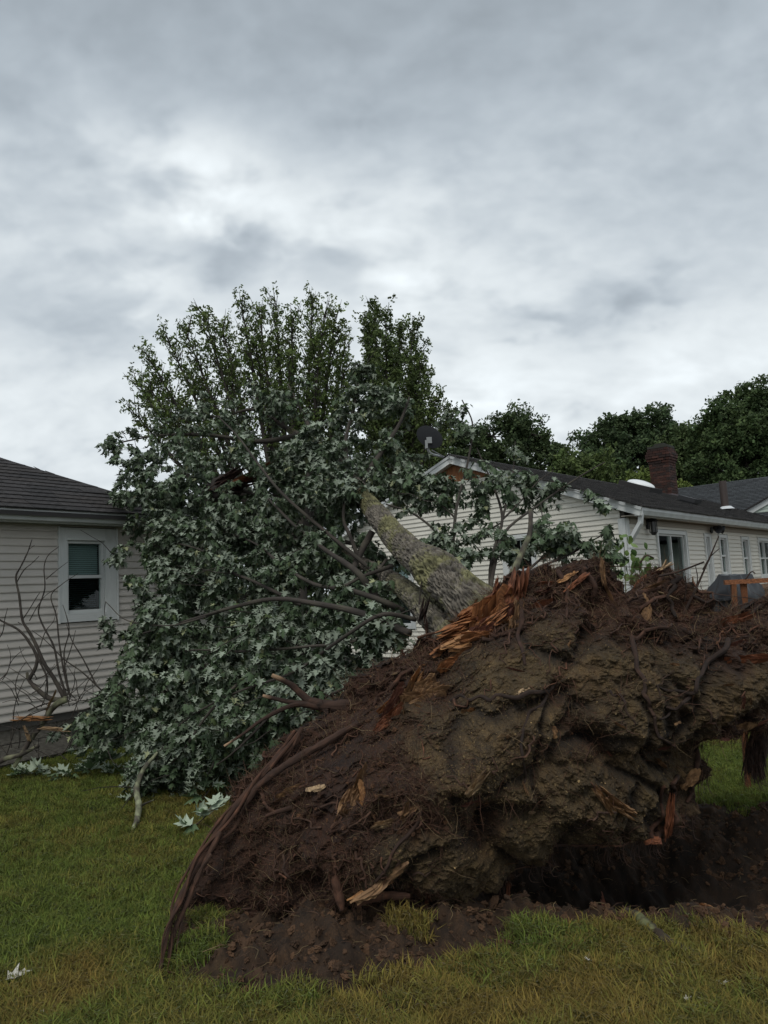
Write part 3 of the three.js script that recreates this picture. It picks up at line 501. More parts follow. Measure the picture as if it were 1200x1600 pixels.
// ---- grass: tufts of bent blades
{
  const tuft = (seed, n, H, spread) => {
    const b = new MB({ uv: false }), r = rng(seed);
    for (let i = 0; i < n; i++) {
      const a = r() * 6.283, q = Math.sqrt(r()) * spread, x = Math.cos(a) * q, z = Math.sin(a) * q, h = H * (0.45 + r() * 0.65), lean = h * (0.25 + r() * 0.9), t = r() * 6.283, dx = Math.cos(t), dz = Math.sin(t), w = 0.0016 + r() * 0.0016, px = -dz * w, pz = dx * w;
      const c = [b.v(x - px, 0, z - pz), b.v(x + px, 0, z + pz), b.v(x + dx * lean * 0.3 + px * 0.8, h * 0.55, z + dz * lean * 0.3 + pz * 0.8), b.v(x + dx * lean * 0.3 - px * 0.8, h * 0.55, z + dz * lean * 0.3 - pz * 0.8), b.v(x + dx * lean, h * (0.95 - 0.4 * r()), z + dz * lean)];
      b.quad(c[0], c[1], c[2], c[3]); b.tri(c[3], c[2], c[4]);
    }
    return b.geo();
  };
  const r = rng(1234), kinds = [tuft(1, 16, 0.055, 0.035), tuft(2, 12, 0.075, 0.04), tuft(3, 16, 0.035, 0.045)], sets = kinds.map(() => [[], []]);
  const q = new THREE.Quaternion(), e = new THREE.Euler(), s = V(1, 1, 1), add = (x, z, kind, size, dry, thin = 1) => {
    const y = groundH(x, z); e.set((r() - 0.5) * 0.5, r() * 6.283, (r() - 0.5) * 0.5); q.setFromEuler(e); s.setScalar(size);
    sets[kind][0].push(new THREE.Matrix4().compose(V(x, y - 0.003, z), q, s.clone()));
    const t = clamp(dry + (r() - 0.5) * 0.7), m = 0.6 + r() * 0.85; sets[kind][1].push(rgb(lerp(0.125, 0.225, t) * m, lerp(0.168, 0.162, t) * m, lerp(0.032, 0.042, t) * m));
  };
  for (let i = 0; i < 165000; i++) {
    // dense near the viewer, thinner with distance
    const F = 2.5 + 9 * Math.pow(r(), 1.6), x = (r() - 0.5) * 2 * (F * 0.68 + 0.5), z = -F, d = dirtAt(x, z);
    if (r() < d * 1.06 - 0.05) continue; const gap = fbm(x * 6, 9, z * 6, 3); if (gap < -0.08 && r() < 0.65) continue;
    const dry = dryAt(x, z), g = groundH(x, z); if (g < -0.14) continue;
    add(x, z, r() < 0.18 && dry < 0.5 ? 1 : r() < 0.6 ? 0 : 2, 0.7 + r() * 0.6, dry);
  }
  // scattered tufts hanging on at the edge of the bare earth
  for (const [px, py, n, rad, dry] of [[860, 1480, 260, 0.16, 0.1], [810, 1520, 160, 0.14, 0.35], [640, 1475, 60, 0.07, 0.8], [980, 1510, 140, 0.2, 0.6], [760, 1530, 160, 0.16, 0.4], [300, 1500, 120, 0.1, 0.1], [330, 1460, 80, 0.08, 0.3], [1100, 1250, 160, 0.14, 0.05], [1180, 1245, 160, 0.14, 0.05]]) { const p = onGround(px, py); for (let i = 0; i < n; i++) { const a = r() * 6.283, d = rad * Math.sqrt(r()) * 1.4; add(p.x + Math.cos(a) * d, p.z + Math.sin(a) * d * 0.7, r() < 0.4 ? 1 : 0, 0.7 + r() * 0.6, dry); } }
  const root = new THREE.Group(); root.name = 'lawn_grass'; scene.add(root); root.userData = { kind: 'stuff', label: 'short patchy lawn grass, green with straw-coloured dry areas', category: 'grass' };
  const gm = new THREE.MeshPhysicalMaterial({ color: 0xffffff, roughness: 1, specularIntensity: 0.3, transmission: 0.3, thickness: 0 });
  kinds.forEach((g, i) => instanced('grass_tufts', g, gm, sets[i][0], sets[i][1], root));
}
// ---------------------------------------------------------------- the uprooted tree
const tree = thing('fallen_tree', 'large uprooted silver maple lying across the gap with its root plate standing on edge', 'tree', onGround(760, 1440));
const TO = tree.position.clone(); // parts are modelled in world metres and shifted to the tree's base
function part(name, geo, mat, parent = tree) { geo.translate(-TO.x, -TO.y, -TO.z); return mesh(name, geo, mat, parent); }

// ---- root plate: a ragged disc of soil and roots seen from its underside
const PL = {};
{
  const rimPts = [[292, 1440, 3.86], [302, 1370, 3.92], [330, 1300, 4.02], [362, 1240, 4.12], [396, 1207, 4.2], [440, 1168, 4.35], [480, 1128, 4.45], [520, 1088, 4.55], [570, 1045, 4.6], [630, 1018, 4.7], [680, 1000, 4.72], [712, 966, 4.7], [745, 936, 4.68], [790, 905, 4.66], [840, 890, 4.62], [905, 880, 4.6], [950, 890, 4.58], [985, 922, 4.55], [1020, 893, 4.52], [1045, 884, 4.5], [1075, 905, 4.5], [1112, 917, 4.5], [1142, 930, 4.5], [1166, 948, 4.5], [1202, 930, 4.5], [1300, 930, 4.5], [1372, 985, 4.5], [1362, 1060, 4.5], [1300, 1112, 4.48], [1200, 1132, 4.44], [1112, 1152, 4.38], [1106, 1205, 4.3], [1090, 1252, 4.24], [1066, 1292, 4.16], [1036, 1310, 4.08], [960, 1312, 4.0], [900, 1302, 3.98], [840, 1318, 3.95], [790, 1350, 3.92], [740, 1382, 3.88], [690, 1406, 3.84], [640, 1418, 3.82], [570, 1440, 3.78], [500, 1455, 3.76], [420, 1470, 3.76], [340, 1468, 3.8]].map(([x, y, d]) => at(x, y, d));
  const C = at(735, 1185, 3.86), CB = at(800, 1130, 5.05);
  const curve = new THREE.CatmullRomCurve3(rimPts, true, 'catmullrom', 0.35), NT = 1080, NF = 300, NB = 90;
  const rim = curve.getSpacedPoints(NT);
  // places (in metres on the plate) of olive subsoil; the rest is dark red-brown fibrous earth
  const sub = [[690, 1085], [720, 1020], [800, 1000], [870, 968], [930, 1000], [1000, 1010], [1075, 1005], [1130, 1040], [1210, 1040], [1250, 1085], [1180, 1118], [1110, 1130], [1090, 1210], [1060, 1275], [1000, 1320], [905, 1320], [830, 1340], [760, 1375], [690, 1390], [640, 1340], [560, 1330], [600, 1260], [670, 1230], [620, 1170], [615, 1110], [650, 1090]].map(([x, y]) => { const p = at(x, y, 4.15); return [p.x, p.y]; });
  // dark root channels between the clods
  const chan = [[[700, 1092], [760, 1088], [830, 1088], [868, 1075]], [[868, 1075], [822, 1120], [815, 1180], [822, 1235]], [[815, 1170], [760, 1190], [690, 1200]], [[810, 930], [822, 1010], [880, 1030]], [[985, 1000], [1003, 1060], [1012, 1110], [1028, 1150], [1060, 1175]], [[985, 1000], [1020, 985], [1060, 965]], [[1140, 1000], [1105, 1040], [1080, 1085], [1010, 1062]], [[1075, 1090], [1050, 1110], [1020, 1130]], [[900, 1020], [925, 1010], [960, 975]], [[840, 1160], [900, 1150], [965, 1120]], [[955, 1075], [975, 1100], [1000, 1140], [1030, 1190]], [[690, 1200], [700, 1260], [750, 1230], [805, 1220]], [[870, 1240], [850, 1300], [835, 1345]], [[980, 1210], [960, 1260], [930, 1330]], [[660, 1270], [610, 1330], [585, 1400]], [[700, 1110], [690, 1150], [680, 1170]], [[1110, 1000], [1160, 985], [1210, 980]], [[985, 1130], [1030, 1150], [1080, 1140]], [[890, 1090], [880, 1130], [845, 1160]], [[930, 1180], [985, 1195], [1030, 1230]], [[760, 1290], [790, 1310], [800, 1360]], [[1030, 1230], [1000, 1260], [1010, 1300]]]
    .map((l) => l.map(([x, y]) => { const p = at(x, y, 4.15); return [p.x, p.y]; }));
  const cavities = [[905, 1140, 0.10, 0.16], [860, 1085, 0.07, 0.1], [635, 1135, 0.06, 0.12], [740, 1230, 0.10, 0.13], [590, 1095, 0.07, 0.12], [950, 1010, 0.06, 0.1], [730, 1255, 0.09, 0.1], [520, 1330, 0.06, 0.12], [560, 1200, 0.06, 0.1], [1040, 1105, 0.05, 0.09], [890, 950, 0.07, 0.12], [960, 945, 0.08, 0.12], [1195, 945, 0.12, 0.2], [1065, 960, 0.06, 0.08], [585, 1375, 0.06, 0.12], [860, 1330, 0.05, 0.08], [455, 1400, 0.08, 0.12], [1050, 1240, 0.06, 0.12]].map(([x, y, r, a]) => { const p = at(x, y, 4.15); return [p.x, p.y, r, a]; });
  const segD = (x, y, l) => { let b = 1e9; for (let i = 0; i < l.length - 1; i++) { const [ax, ay] = l[i], [bx, by] = l[i + 1], t = clamp(((x - ax) * (bx - ax) + (y - ay) * (by - ay)) / ((bx - ax) ** 2 + (by - ay) ** 2)); const d = (x - ax - t * (bx - ax)) ** 2 + (y - ay - t * (by - ay)) ** 2; if (d < b) b = d; } return Math.sqrt(b); };
  const hash = (i, j, s) => { let h = Math.imul(i * 374761393 + j * 668265263 + s * 2147483 | 0, 1274126177); h ^= h >>> 13; h = Math.imul(h, 1274126177); return ((h ^ (h >>> 16)) >>> 0) / 4294967296; };
  const worley = (x, y) => { const ix = Math.floor(x), iy = Math.floor(y); let a = 9, b = 9; for (let j = -1; j <= 1; j++) for (let i = -1; i <= 1; i++) { const px = ix + i + hash(ix + i, iy + j, 1), py = iy + j + hash(ix + i, iy + j, 2), d = Math.hypot(px - x, py - y); if (d < a) { b = a; a = d; } else if (d < b) b = d; } return [a, b]; };
  const b = new MB({ color: true }), cols = NT;
  const info = []; // per front vertex: subsoil share
  const disp = (p, n, r, front) => {
    const wx = p.x + fbm(p.x * 2.2, p.y * 2.2, p.z, 3) * 0.22, wy = p.y + fbm(p.x * 2.2 + 9, p.y * 2.2, p.z, 3) * 0.22;
    let s = smooth(0.07, -0.09, polyDist(sub, wx, wy) + fbm(p.x * 7, p.y * 7, 2, 3) * 0.10) * (front ? 1 : 0.2);
    let ch = 1e9; for (const l of chan) { const d = segD(wx, wy, l); if (d < ch) ch = d; }
    const cw = 0.030 + 0.024 * N3(p.x * 5, p.y * 5, 3), c = Math.exp(-((ch / Math.max(0.012, cw)) ** 2)) * smooth(-0.55, 0.1, N3(p.x * 2.3, p.y * 2.3, 8) + 0.35);
    const [f1, f2] = worley(wx * 6.5 + fbm(p.x*9,p.y*9,1,2)*0.9, wy * 6.5), crack = smooth(0.10, 0.0, f2 - f1) * smooth(-0.1, 0.45, N3(p.x * 1.9, p.y * 1.9, 4.2) + 0.12);
    let h = fbm(p.x * 1.7, p.y * 1.7, p.z * 1.7, 3) * 0.16;
    h += s * (0.035 + smooth(0, 0.14, ch) * 0.03) - c * 0.05 - crack * 0.014 * s;
    const rough = 1 - s * 0.62;
    h += rough * (fbm(p.x * 7, p.y * 7, p.z * 7, 4) * 0.17 - Math.abs(N3(p.x * 13, p.y * 9, p.z * 13)) * 0.055) + fbm(p.x * 19, p.y * 19, p.z * 19, 3) * 0.042 + fbm(p.x * 55, p.y * 55, p.z * 55, 2) * lerp(0.026, 0.020, s) + fbm(p.x * 110, p.y * 110, p.z * 110, 2) * 0.012;
    for (const [x, y, q, a] of cavities) { const d = ((wx - x) ** 2 + (wy - y) ** 2) / (q * q); if (d < 7) { h -= a * Math.exp(-d); s *= 1 - 0.85 * Math.exp(-d * 0.8); } }
    return [h, s, Math.max(c, crack * 0.6 * s)];
  };
  const colour = (p, s, c, hgt) => {
    const k = 0.82 + fbm(p.x * 6, p.y * 6, p.z * 6 + 3, 4) * 0.75, red = 0.5 + N3(p.x * 3.1, p.y * 3.1, 6) * 0.6, v = N3(p.x * 40, p.y * 40, p.z * 40) * 0.18;
    const olive = [0.126 + 0.014 * red, 0.088, 0.037], rust = [0.043 + red * 0.022, 0.0185 + red * 0.003, 0.0075], ch = [0.018, 0.0105, 0.006];
    const t = clamp(s + v), o = [0, 1, 2].map((i) => lerp(lerp(rust[i], olive[i], t), ch[i], clamp(c * 0.8)) * k); return o;
  };
  const P = V(0, 0, 0), Nn = V(0, 0, 0), rows = [];
  const row = (f) => { const r = []; for (let i = 0; i < cols; i++) r.push(f(i)); rows.push(r); };
  for (let j = 0; j <= NF; j++) {
    const r = 1 - Math.pow(1 - j / NF, 1.25);
    row((i) => {
      const B = rim[i]; P.lerpVectors(C, B, r);
      const rad = V(B.x - C.x, B.y - C.y, 0).normalize(), bulge = 0.30 * (1 - Math.pow(r, 2.4)) - 0.02; P.z += bulge;
      Nn.set(0, -0.08, 1).addScaledVector(rad, Math.pow(r, 7) * 1.6).normalize();
      const [h, s, c] = disp(P, Nn, r, true), fade = smooth(0, 0.04, r) * 0.5 + 0.5, p = P.clone().addScaledVector(Nn, h * fade);
      const k = colour(P, s, c, h); info.push([s]);
      return b.v(p.x, p.y, p.z, p.x / 0.42, p.y / 0.42, k);
    });
  }
  for (let j = 1; j <= NB; j++) {
    const t = j / NB;
    row((i) => {
      const B = rim[i]; P.lerpVectors(B, CB, Math.pow(t, 1.15));
      const rad = V(B.x - C.x, B.y - C.y, 0).normalize(), away = smooth(0, 0.3, t) * smooth(1.05, 0.3, t) * 0.22; P.z -= away;
      Nn.set(0, 0, -1).addScaledVector(rad, 1.6 * Math.pow(1 - t, 5)).normalize();
      const [h] = disp(P, Nn, 1, false), p = P.clone().addScaledVector(Nn, h * (1 - t * 0.6)), top = smooth(0.0, 0.1, t) * smooth(0.2, 0.6, rad.y);
      const k = colour(P, 0, 0, h); return b.v(p.x, p.y, p.z, p.x / 0.42, p.y / 0.42 + p.z, [lerp(k[0], 0.05, top), lerp(k[1], 0.05, top), lerp(k[2], 0.022, top)]);
    });
  }
  for (let j = 0; j < rows.length - 1; j++) for (let i = 0; i < cols; i++) { const k = (i + 1) % cols; b.quad(rows[j][i], rows[j + 1][i], rows[j + 1][k], rows[j][k]); }
  const g = b.geo();
  // lookup of front surface places
  const pos = g.attributes.position.clone(), nor = g.attributes.normal, nFront = (NF + 1) * cols, grid = new Map();
  for (let v = 0; v < nFront; v += 1) { const p = V(pos.getX(v), pos.getY(v), pos.getZ(v)), [x, y] = pix(p), k = Math.floor(x / 8) + ',' + Math.floor(y / 8); const e = grid.get(k); if (!e || p.z > e.z) grid.set(k, { i: v, z: p.z }); }
  PL.at = (px, py, lift = 0) => { for (let q = 0; q < 12; q++) for (let dy = -q; dy <= q; dy++) for (let dx = -q; dx <= q; dx++) { if (Math.max(Math.abs(dx), Math.abs(dy)) !== q) continue; const e = grid.get((Math.floor(px / 8) + dx) + ',' + (Math.floor(py / 8) + dy)); if (e) { const n = V(nor.getX(e.i), nor.getY(e.i), nor.getZ(e.i)); if (n.z < 0) n.negate(); return { p: V(pos.getX(e.i), pos.getY(e.i), pos.getZ(e.i)).addScaledVector(n, lift), n, s: info[e.i]?.[0] ?? 0 }; } } return null; };
  PL.vert = (v) => ({ p: V(pos.getX(v), pos.getY(v), pos.getZ(v)), n: V(nor.getX(v), nor.getY(v), nor.getZ(v)), s: info[v]?.[0] ?? 0, j: Math.floor(v / cols) / NF });
  PL.n = nFront; PL.rim = rim; PL.cols = cols;
  const m = new THREE.MeshStandardMaterial({ vertexColors: true, roughness: 0.93, map: TX.soilColor, bumpMap: rep(TX.grain, 2.3), bumpScale: 0.016 });
  PL.mesh = part('root_plate', g, m);
}

// ---- roots
const rootMat = new THREE.MeshStandardMaterial({ vertexColors: true, roughness: 0.9, bumpMap: rep(TX.woodBump, 1, 1), bumpScale: 0.006 });
const rootCol = (k = 1, red = 0) => (t, x, y, z) => { let m = (0.75 + fbm(x * 14, y * 14, z * 14, 3) * 0.9) * k; m *= 0.6 + 0.9 * Math.abs(N3(x * 40, y * 40, z * 40)) * 1.3; return [(0.055 + red) * m, (0.028 + red * 0.22) * m, 0.017 * m]; };
const R0 = rng(404);
{
  const big = (pts, radii, k = 1, red = 0) => part('root', tube(pts, radii, 12, { steps: 8, wob: 0.42, freq: 22, seed: R0() * 50, col: rootCol(k, red) }), rootMat);
  // the long root arching down to the lawn on the left
  { const l = [[470, 1150, 4.25], [430, 1190, 4.12], [396, 1226, 4.0], [352, 1282, 3.88], [312, 1345, 3.72], [277, 1412, 3.56], [259, 1470, 3.44], [247, 1535, 3.34]];
    for (let k = 0; k < 4; k++) { const o = k ? 0.02 + R0() * 0.03 : 0, p = l.map((q) => at(...q).add(V((R0() - 0.5) * 2 * o, (R0() - 0.5) * 2 * o, (R0() - 0.5) * o))).slice(0, k > 2 ? 6 : 8), w = k ? 0.32 + R0() * 0.3 : 0.85; big(p, p.map((_, i) => lerp(0.024, 0.008, i / 7) * w * (i === p.length - 1 && k ? 0.4 : 1)), 0.85 + R0() * 0.5, R0() * 0.03); } }
  big([at(345, 1300, 3.8), at(318, 1350, 3.72), at(290, 1415, 3.6), at(270, 1462, 3.5), at(262, 1500, 3.43)], [0.014, 0.013, 0.012, 0.010, 0.006], 1.3, 0.01);
  big([at(330, 1335, 3.74), at(300, 1380, 3.66), at(284, 1440, 3.56), at(272, 1500, 3.46)], [0.008, 0.008, 0.006, 0.004], 1.5);
  big([at(560, 1130, 4.2), at(500, 1165, 4.1), at(440, 1200, 4.02), at(400, 1232, 3.98), at(372, 1275, 3.92)], [0.016, 0.02, 0.02, 0.018, 0.010], 0.9, 0.01);
  big([at(580, 1170, 4.0), at(530, 1215, 3.92), at(470, 1255, 3.86), at(415, 1275, 3.84)], [0.012, 0.017, 0.015, 0.008], 1.0, 0.02);
  big([at(522, 1340, 3.62), at(525, 1370, 3.6), at(530, 1400, 3.57), at(534, 1424, 3.55)], [0.014, 0.021, 0.022, 0.012], 1.0, 0.03);
  big([at(640, 1400, 3.66), at(590, 1400, 3.62), at(556, 1415, 3.58)], [0.016, 0.022, 0.012], 1.1, 0.03);
  // roots on the face: each follows the plate
  const onFace = (l, r0, r1, lift, k = 1, red = 0, sides = 8) => { const pts = []; for (let i = 0; i < l.length - 1; i++) for (let s = 0; s < 4; s++) { const x = lerp(l[i][0], l[i + 1][0], s / 4) + (R0() - 0.5) * 7, y = lerp(l[i][1], l[i + 1][1], s / 4) + (R0() - 0.5) * 7, q = PL.at(x, y, lift * (0.4 + R0() * 0.9)); if (q) pts.push(q.p); } if (pts.length < 3) return; const rr = pts.map((_, i) => lerp(r0, r1, i / (pts.length - 1))); const o = part('root', tube(pts, rr, sides, { steps: 3, wob: 0.25, freq: 15, seed: R0() * 90, col: rootCol(k, red) }), rootMat); return o; };
  for (const [l, r0, r1, k, red] of [
    [[[700, 1092], [760, 1088], [830, 1088], [868, 1075]], 0.014, 0.02, 0.6, 0], [[[868, 1075], [822, 1120], [815, 1180], [822, 1235]], 0.016, 0.008, 0.6, 0], [[[808, 935], [815, 1000], [830, 1040]], 0.025, 0.012, 0.7, 0.02], [[[985, 1000], [1003, 1060], [1012, 1110], [1028, 1150], [1060, 1175]], 0.022, 0.012, 0.7, 0.01],
    [[[985, 1000], [1020, 985], [1060, 965]], 0.02, 0.014, 0.8, 0.02], [[[1140, 1000], [1105, 1040], [1080, 1085], [1010, 1062]], 0.026, 0.01, 0.55, 0], [[[1075, 1090], [1050, 1110], [1020, 1130]], 0.018, 0.008, 0.6, 0], [[[955, 1075], [975, 1100], [1000, 1140]], 0.012, 0.006, 0.7, 0], [[[660, 1270], [610, 1330], [585, 1400]], 0.016, 0.01, 0.8, 0.01],
    [[[1050, 1330], [1060, 1280], [1048, 1240], [1060, 1200]], 0.03, 0.016, 0.75, 0.03], [[[1015, 1310], [1040, 1260], [1030, 1215]], 0.02, 0.012, 0.9, 0.03], [[[870, 890], [885, 930], [880, 975]], 0.026, 0.014, 0.9, 0.03], [[[920, 885], [930, 925], [925, 960]], 0.03, 0.012, 0.9, 0.02], [[[1000, 925], [1030, 905], [1052, 890]], 0.028, 0.02, 1.0, 0.03],
    [[[1060, 890], [1045, 930], [1058, 970]], 0.03, 0.016, 0.5, 0], [[[990, 950], [1030, 930], [1075, 915]], 0.02, 0.012, 1.1, 0.03], [[[760, 1000], [790, 985], [830, 975]], 0.018, 0.01, 0.7, 0.02], [[[640, 1045], [600, 1075], [570, 1110]], 0.022, 0.012, 0.9, 0.03], [[[1100, 1180], [1085, 1220], [1075, 1270]], 0.024, 0.014, 0.8, 0.02], [[[930, 1335], [900, 1322], [870, 1330]], 0.014, 0.008, 1, 0.02],
    [[[440, 1330], [455, 1380], [450, 1430]], 0.012, 0.007, 1.2, 0], [[[500, 1260], [560, 1245], [600, 1255]], 0.01, 0.006, 1.2, 0.01], [[[1105, 965], [1150, 985], [1200, 975]], 0.014, 0.008, 1.1, 0.04], [[[1085, 935], [1130, 945], [1170, 965]], 0.012, 0.01, 0.6, 0],
  ]) onFace(l, r0 * 0.62, r1 * 0.62, r0 * 0.12, k, red);
  // many small roots, wandering
  for (let i = 0; i < 150; i++) {
    let x, y; const z = R0(); if (z < 0.3) { x = 330 + R0() * 250; y = 1180 + R0() * 260; } else if (z < 0.75) { x = 620 + R0() * 580; y = 885 + R0() * 120; } else { x = 560 + R0() * 620; y = 1000 + R0() * 380; }
    if (!PL.at(x, y)) continue;
    let a = R0() * 6.283; const l = [[x, y]], n = 2 + Math.floor(R0() * 3); for (let s = 0; s < n; s++) { a += (R0() - 0.5) * 1.4; x += Math.cos(a) * 18; y += Math.sin(a) * 18; l.push([x, y]); }
    const r = 0.0025 + R0() * R0() * 0.008; onFace(l, r, r * 0.4, r + 0.006, 0.9 + R0() * 0.9, R0() * 0.03, 5);
  }
  // dangling roots on the right
  for (let i = 0; i < 26; i++) { const x = 1162 + R0() * 30; part('root', tube([at(1188 + R0() * 30, 1120, 4.35), at(x + 8, 1160, 4.32), at(x, 1190, 4.3 + R0() * 0.05), at(x - 6 + R0() * 16, 1208 + R0() * 16, 4.3)], [0.014, 0.011, 0.006 + R0() * 0.012, 0.002], 7, { steps: 6, wob: 0.8, freq: 30, col: rootCol(0.6) }), rootMat); }
  // roots and twigs standing up from the top edge
  for (const [l, r] of [[[[1065, 965], [1085, 925], [1105, 880], [1123, 838]], 0.010], [[[1030, 900], [1060, 893], [1100, 878]], 0.008], [[[1085, 925], [1090, 905], [1087, 885]], 0.004], [[[1098, 890], [1110, 870], [1124, 857]], 0.004], [[[1190, 945], [1170, 960], [1140, 968]], 0.010], [[[1165, 905], [1175, 893], [1180, 896]], 0.005], [[[1000, 880], [1010, 868], [1022, 872]], 0.006], [[[1070, 900], [1072, 915], [1070, 940]], 0.004]])
    part('root', tube(l.map(([x, y]) => at(x, y, 4.42)), l.map((_, i) => r * (1 - 0.2 * i)), 6, { steps: 4, wob: 0.2, col: rootCol(0.8) }), rootMat);
  // torn root ends sticking out to the left, with pale broken tips
  const tip = (t, x, y, z) => { const q = smooth(0.86, 0.97, t + fbm(x * 60, y * 60, z * 60, 2) * 0.12), c = rootCol(0.8, 0.01)(t, x, y, z); return [lerp(c[0], 0.34, q), lerp(c[1], 0.22, q), lerp(c[2], 0.13, q)]; };
  for (const [l, r0, r1] of [[[[560, 1105, 4.5], [507, 1102, 4.55], [482, 1094, 4.6], [455, 1070, 4.6], [425, 1055, 4.55]], 0.05, 0.013], [[[490, 1100, 4.58], [455, 1097, 4.62], [411, 1087, 4.65]], 0.024, 0.010], [[[500, 1106, 4.56], [462, 1101, 4.5], [411, 1124, 4.4], [378, 1148, 4.35], [350, 1166, 4.3]], 0.02, 0.006]])
    part('root', tube(l.map((q) => at(...q)), l.map((_, i) => lerp(r0, r1, Math.pow(i / (l.length - 1), 0.6))), 10, { steps: 6, wob: 0.22, freq: 20, col: tip }), rootMat);
  // fine root hair, matted over the fibrous earth
  const strands = [1, 2, 3, 4, 5].map((sd) => { const r = rng(sd * 31), p = [V(0, 0, 0)]; let d = V(r() - 0.5, r() - 0.5, 0.5).normalize(); for (let i = 0; i < 6; i++) { d.add(V((r() - 0.5) * 1.1, (r() - 0.5) * 1.1 - 0.14, (r() - 0.5) * 0.9)).normalize(); p.push(p[i].clone().addScaledVector(d, 0.17)); } return tube(p, [0.010, 0.010, 0.009, 0.008, 0.007, 0.005, 0.003], 3, { caps: false }); });
  const sets = strands.map(() => [[], []]), q = new THREE.Quaternion(), q2 = new THREE.Quaternion(), Z = V(0, 0, 1);
  let made = 0; for (let t = 0; t < 900000 && made < 75000; t++) {
    const v = PL.vert(Math.floor(R0() * PL.n)); if (R0() > (1 - v.s * 0.93) * (0.25 + 0.75 * v.j)) continue; const cl = fbm(v.p.x * 4, v.p.y * 4, 1.7, 2) + 0.25; if (R0() > cl * 1.8) continue;
    const k = Math.floor(R0() * 5), L = 0.05 + R0() * R0() * 0.16; q.setFromUnitVectors(Z, v.n); q2.setFromAxisAngle(Z, R0() * 6.283); q.multiply(q2);
    sets[k][0].push(new THREE.Matrix4().compose(v.p.sub(TO).addScaledVector(v.n, -0.004), q.clone(), V(L, L, L * 0.8))); const c = 0.6 + R0() * 1.1; sets[k][1].push(R0() < 0.22 ? rgb(0.13 * c, 0.09 * c, 0.046 * c) : rgb(0.066 * c, 0.030 * c, 0.017 * c)); made++;
  }
  const fr = new THREE.Group(); fr.name = 'fine_roots'; fr.userData.kind = 'stuff'; tree.add(fr);
  strands.forEach((g, i) => instanced('root_hair', g, std(1, 1, 1, 0.9), sets[i][0], sets[i][1], fr));
  // hanging fringe along the lower edge and over the left flank
  const fringe = [[], []]; for (let i = 0; i < 2600; i++) { const v = PL.vert((Math.floor(PL.n / PL.cols) - 1 - Math.floor(R0() * 26)) * PL.cols + Math.floor(R0() * PL.cols)); if (v.n.y > 0.35) continue; if (i < 500) { v.p.copy(at(1165 + R0() * 30, 1140 + R0() * 60, 4.28 + R0() * 0.06)); } const L = 0.06 + R0() * 0.16; q.setFromUnitVectors(Z, V((R0() - 0.5) * 0.6, -1, (R0() - 0.2) * 0.8).normalize()); fringe[0].push(new THREE.Matrix4().compose(v.p.sub(TO), q.clone(), V(L, L, L))); const c = 0.6 + R0(); fringe[1].push(rgb(0.05 * c, 0.024 * c, 0.015 * c)); }
  { const arc = new THREE.CatmullRomCurve3([at(470, 1150, 4.25), at(396, 1226, 4.0), at(352, 1282, 3.88), at(312, 1345, 3.72), at(277, 1412, 3.56), at(259, 1470, 3.44)]); for (let i = 0; i < 420; i++) { const L = 0.04 + R0() * 0.12; q.setFromUnitVectors(Z, V((R0() - 0.3), -0.6 - R0(), R0() - 0.6).normalize()); fringe[0].push(new THREE.Matrix4().compose(arc.getPoint(R0()).sub(TO).add(V((R0() - 0.5) * 0.03, -0.01, (R0() - 0.5) * 0.03)), q.clone(), V(L, L, L))); const c = 0.6 + R0(); fringe[1].push(rgb(0.06 * c, 0.03 * c, 0.018 * c)); } }
  instanced('root_hair', strands[2], std(1, 1, 1, 0.9), fringe[0], fringe[1], fr);
}
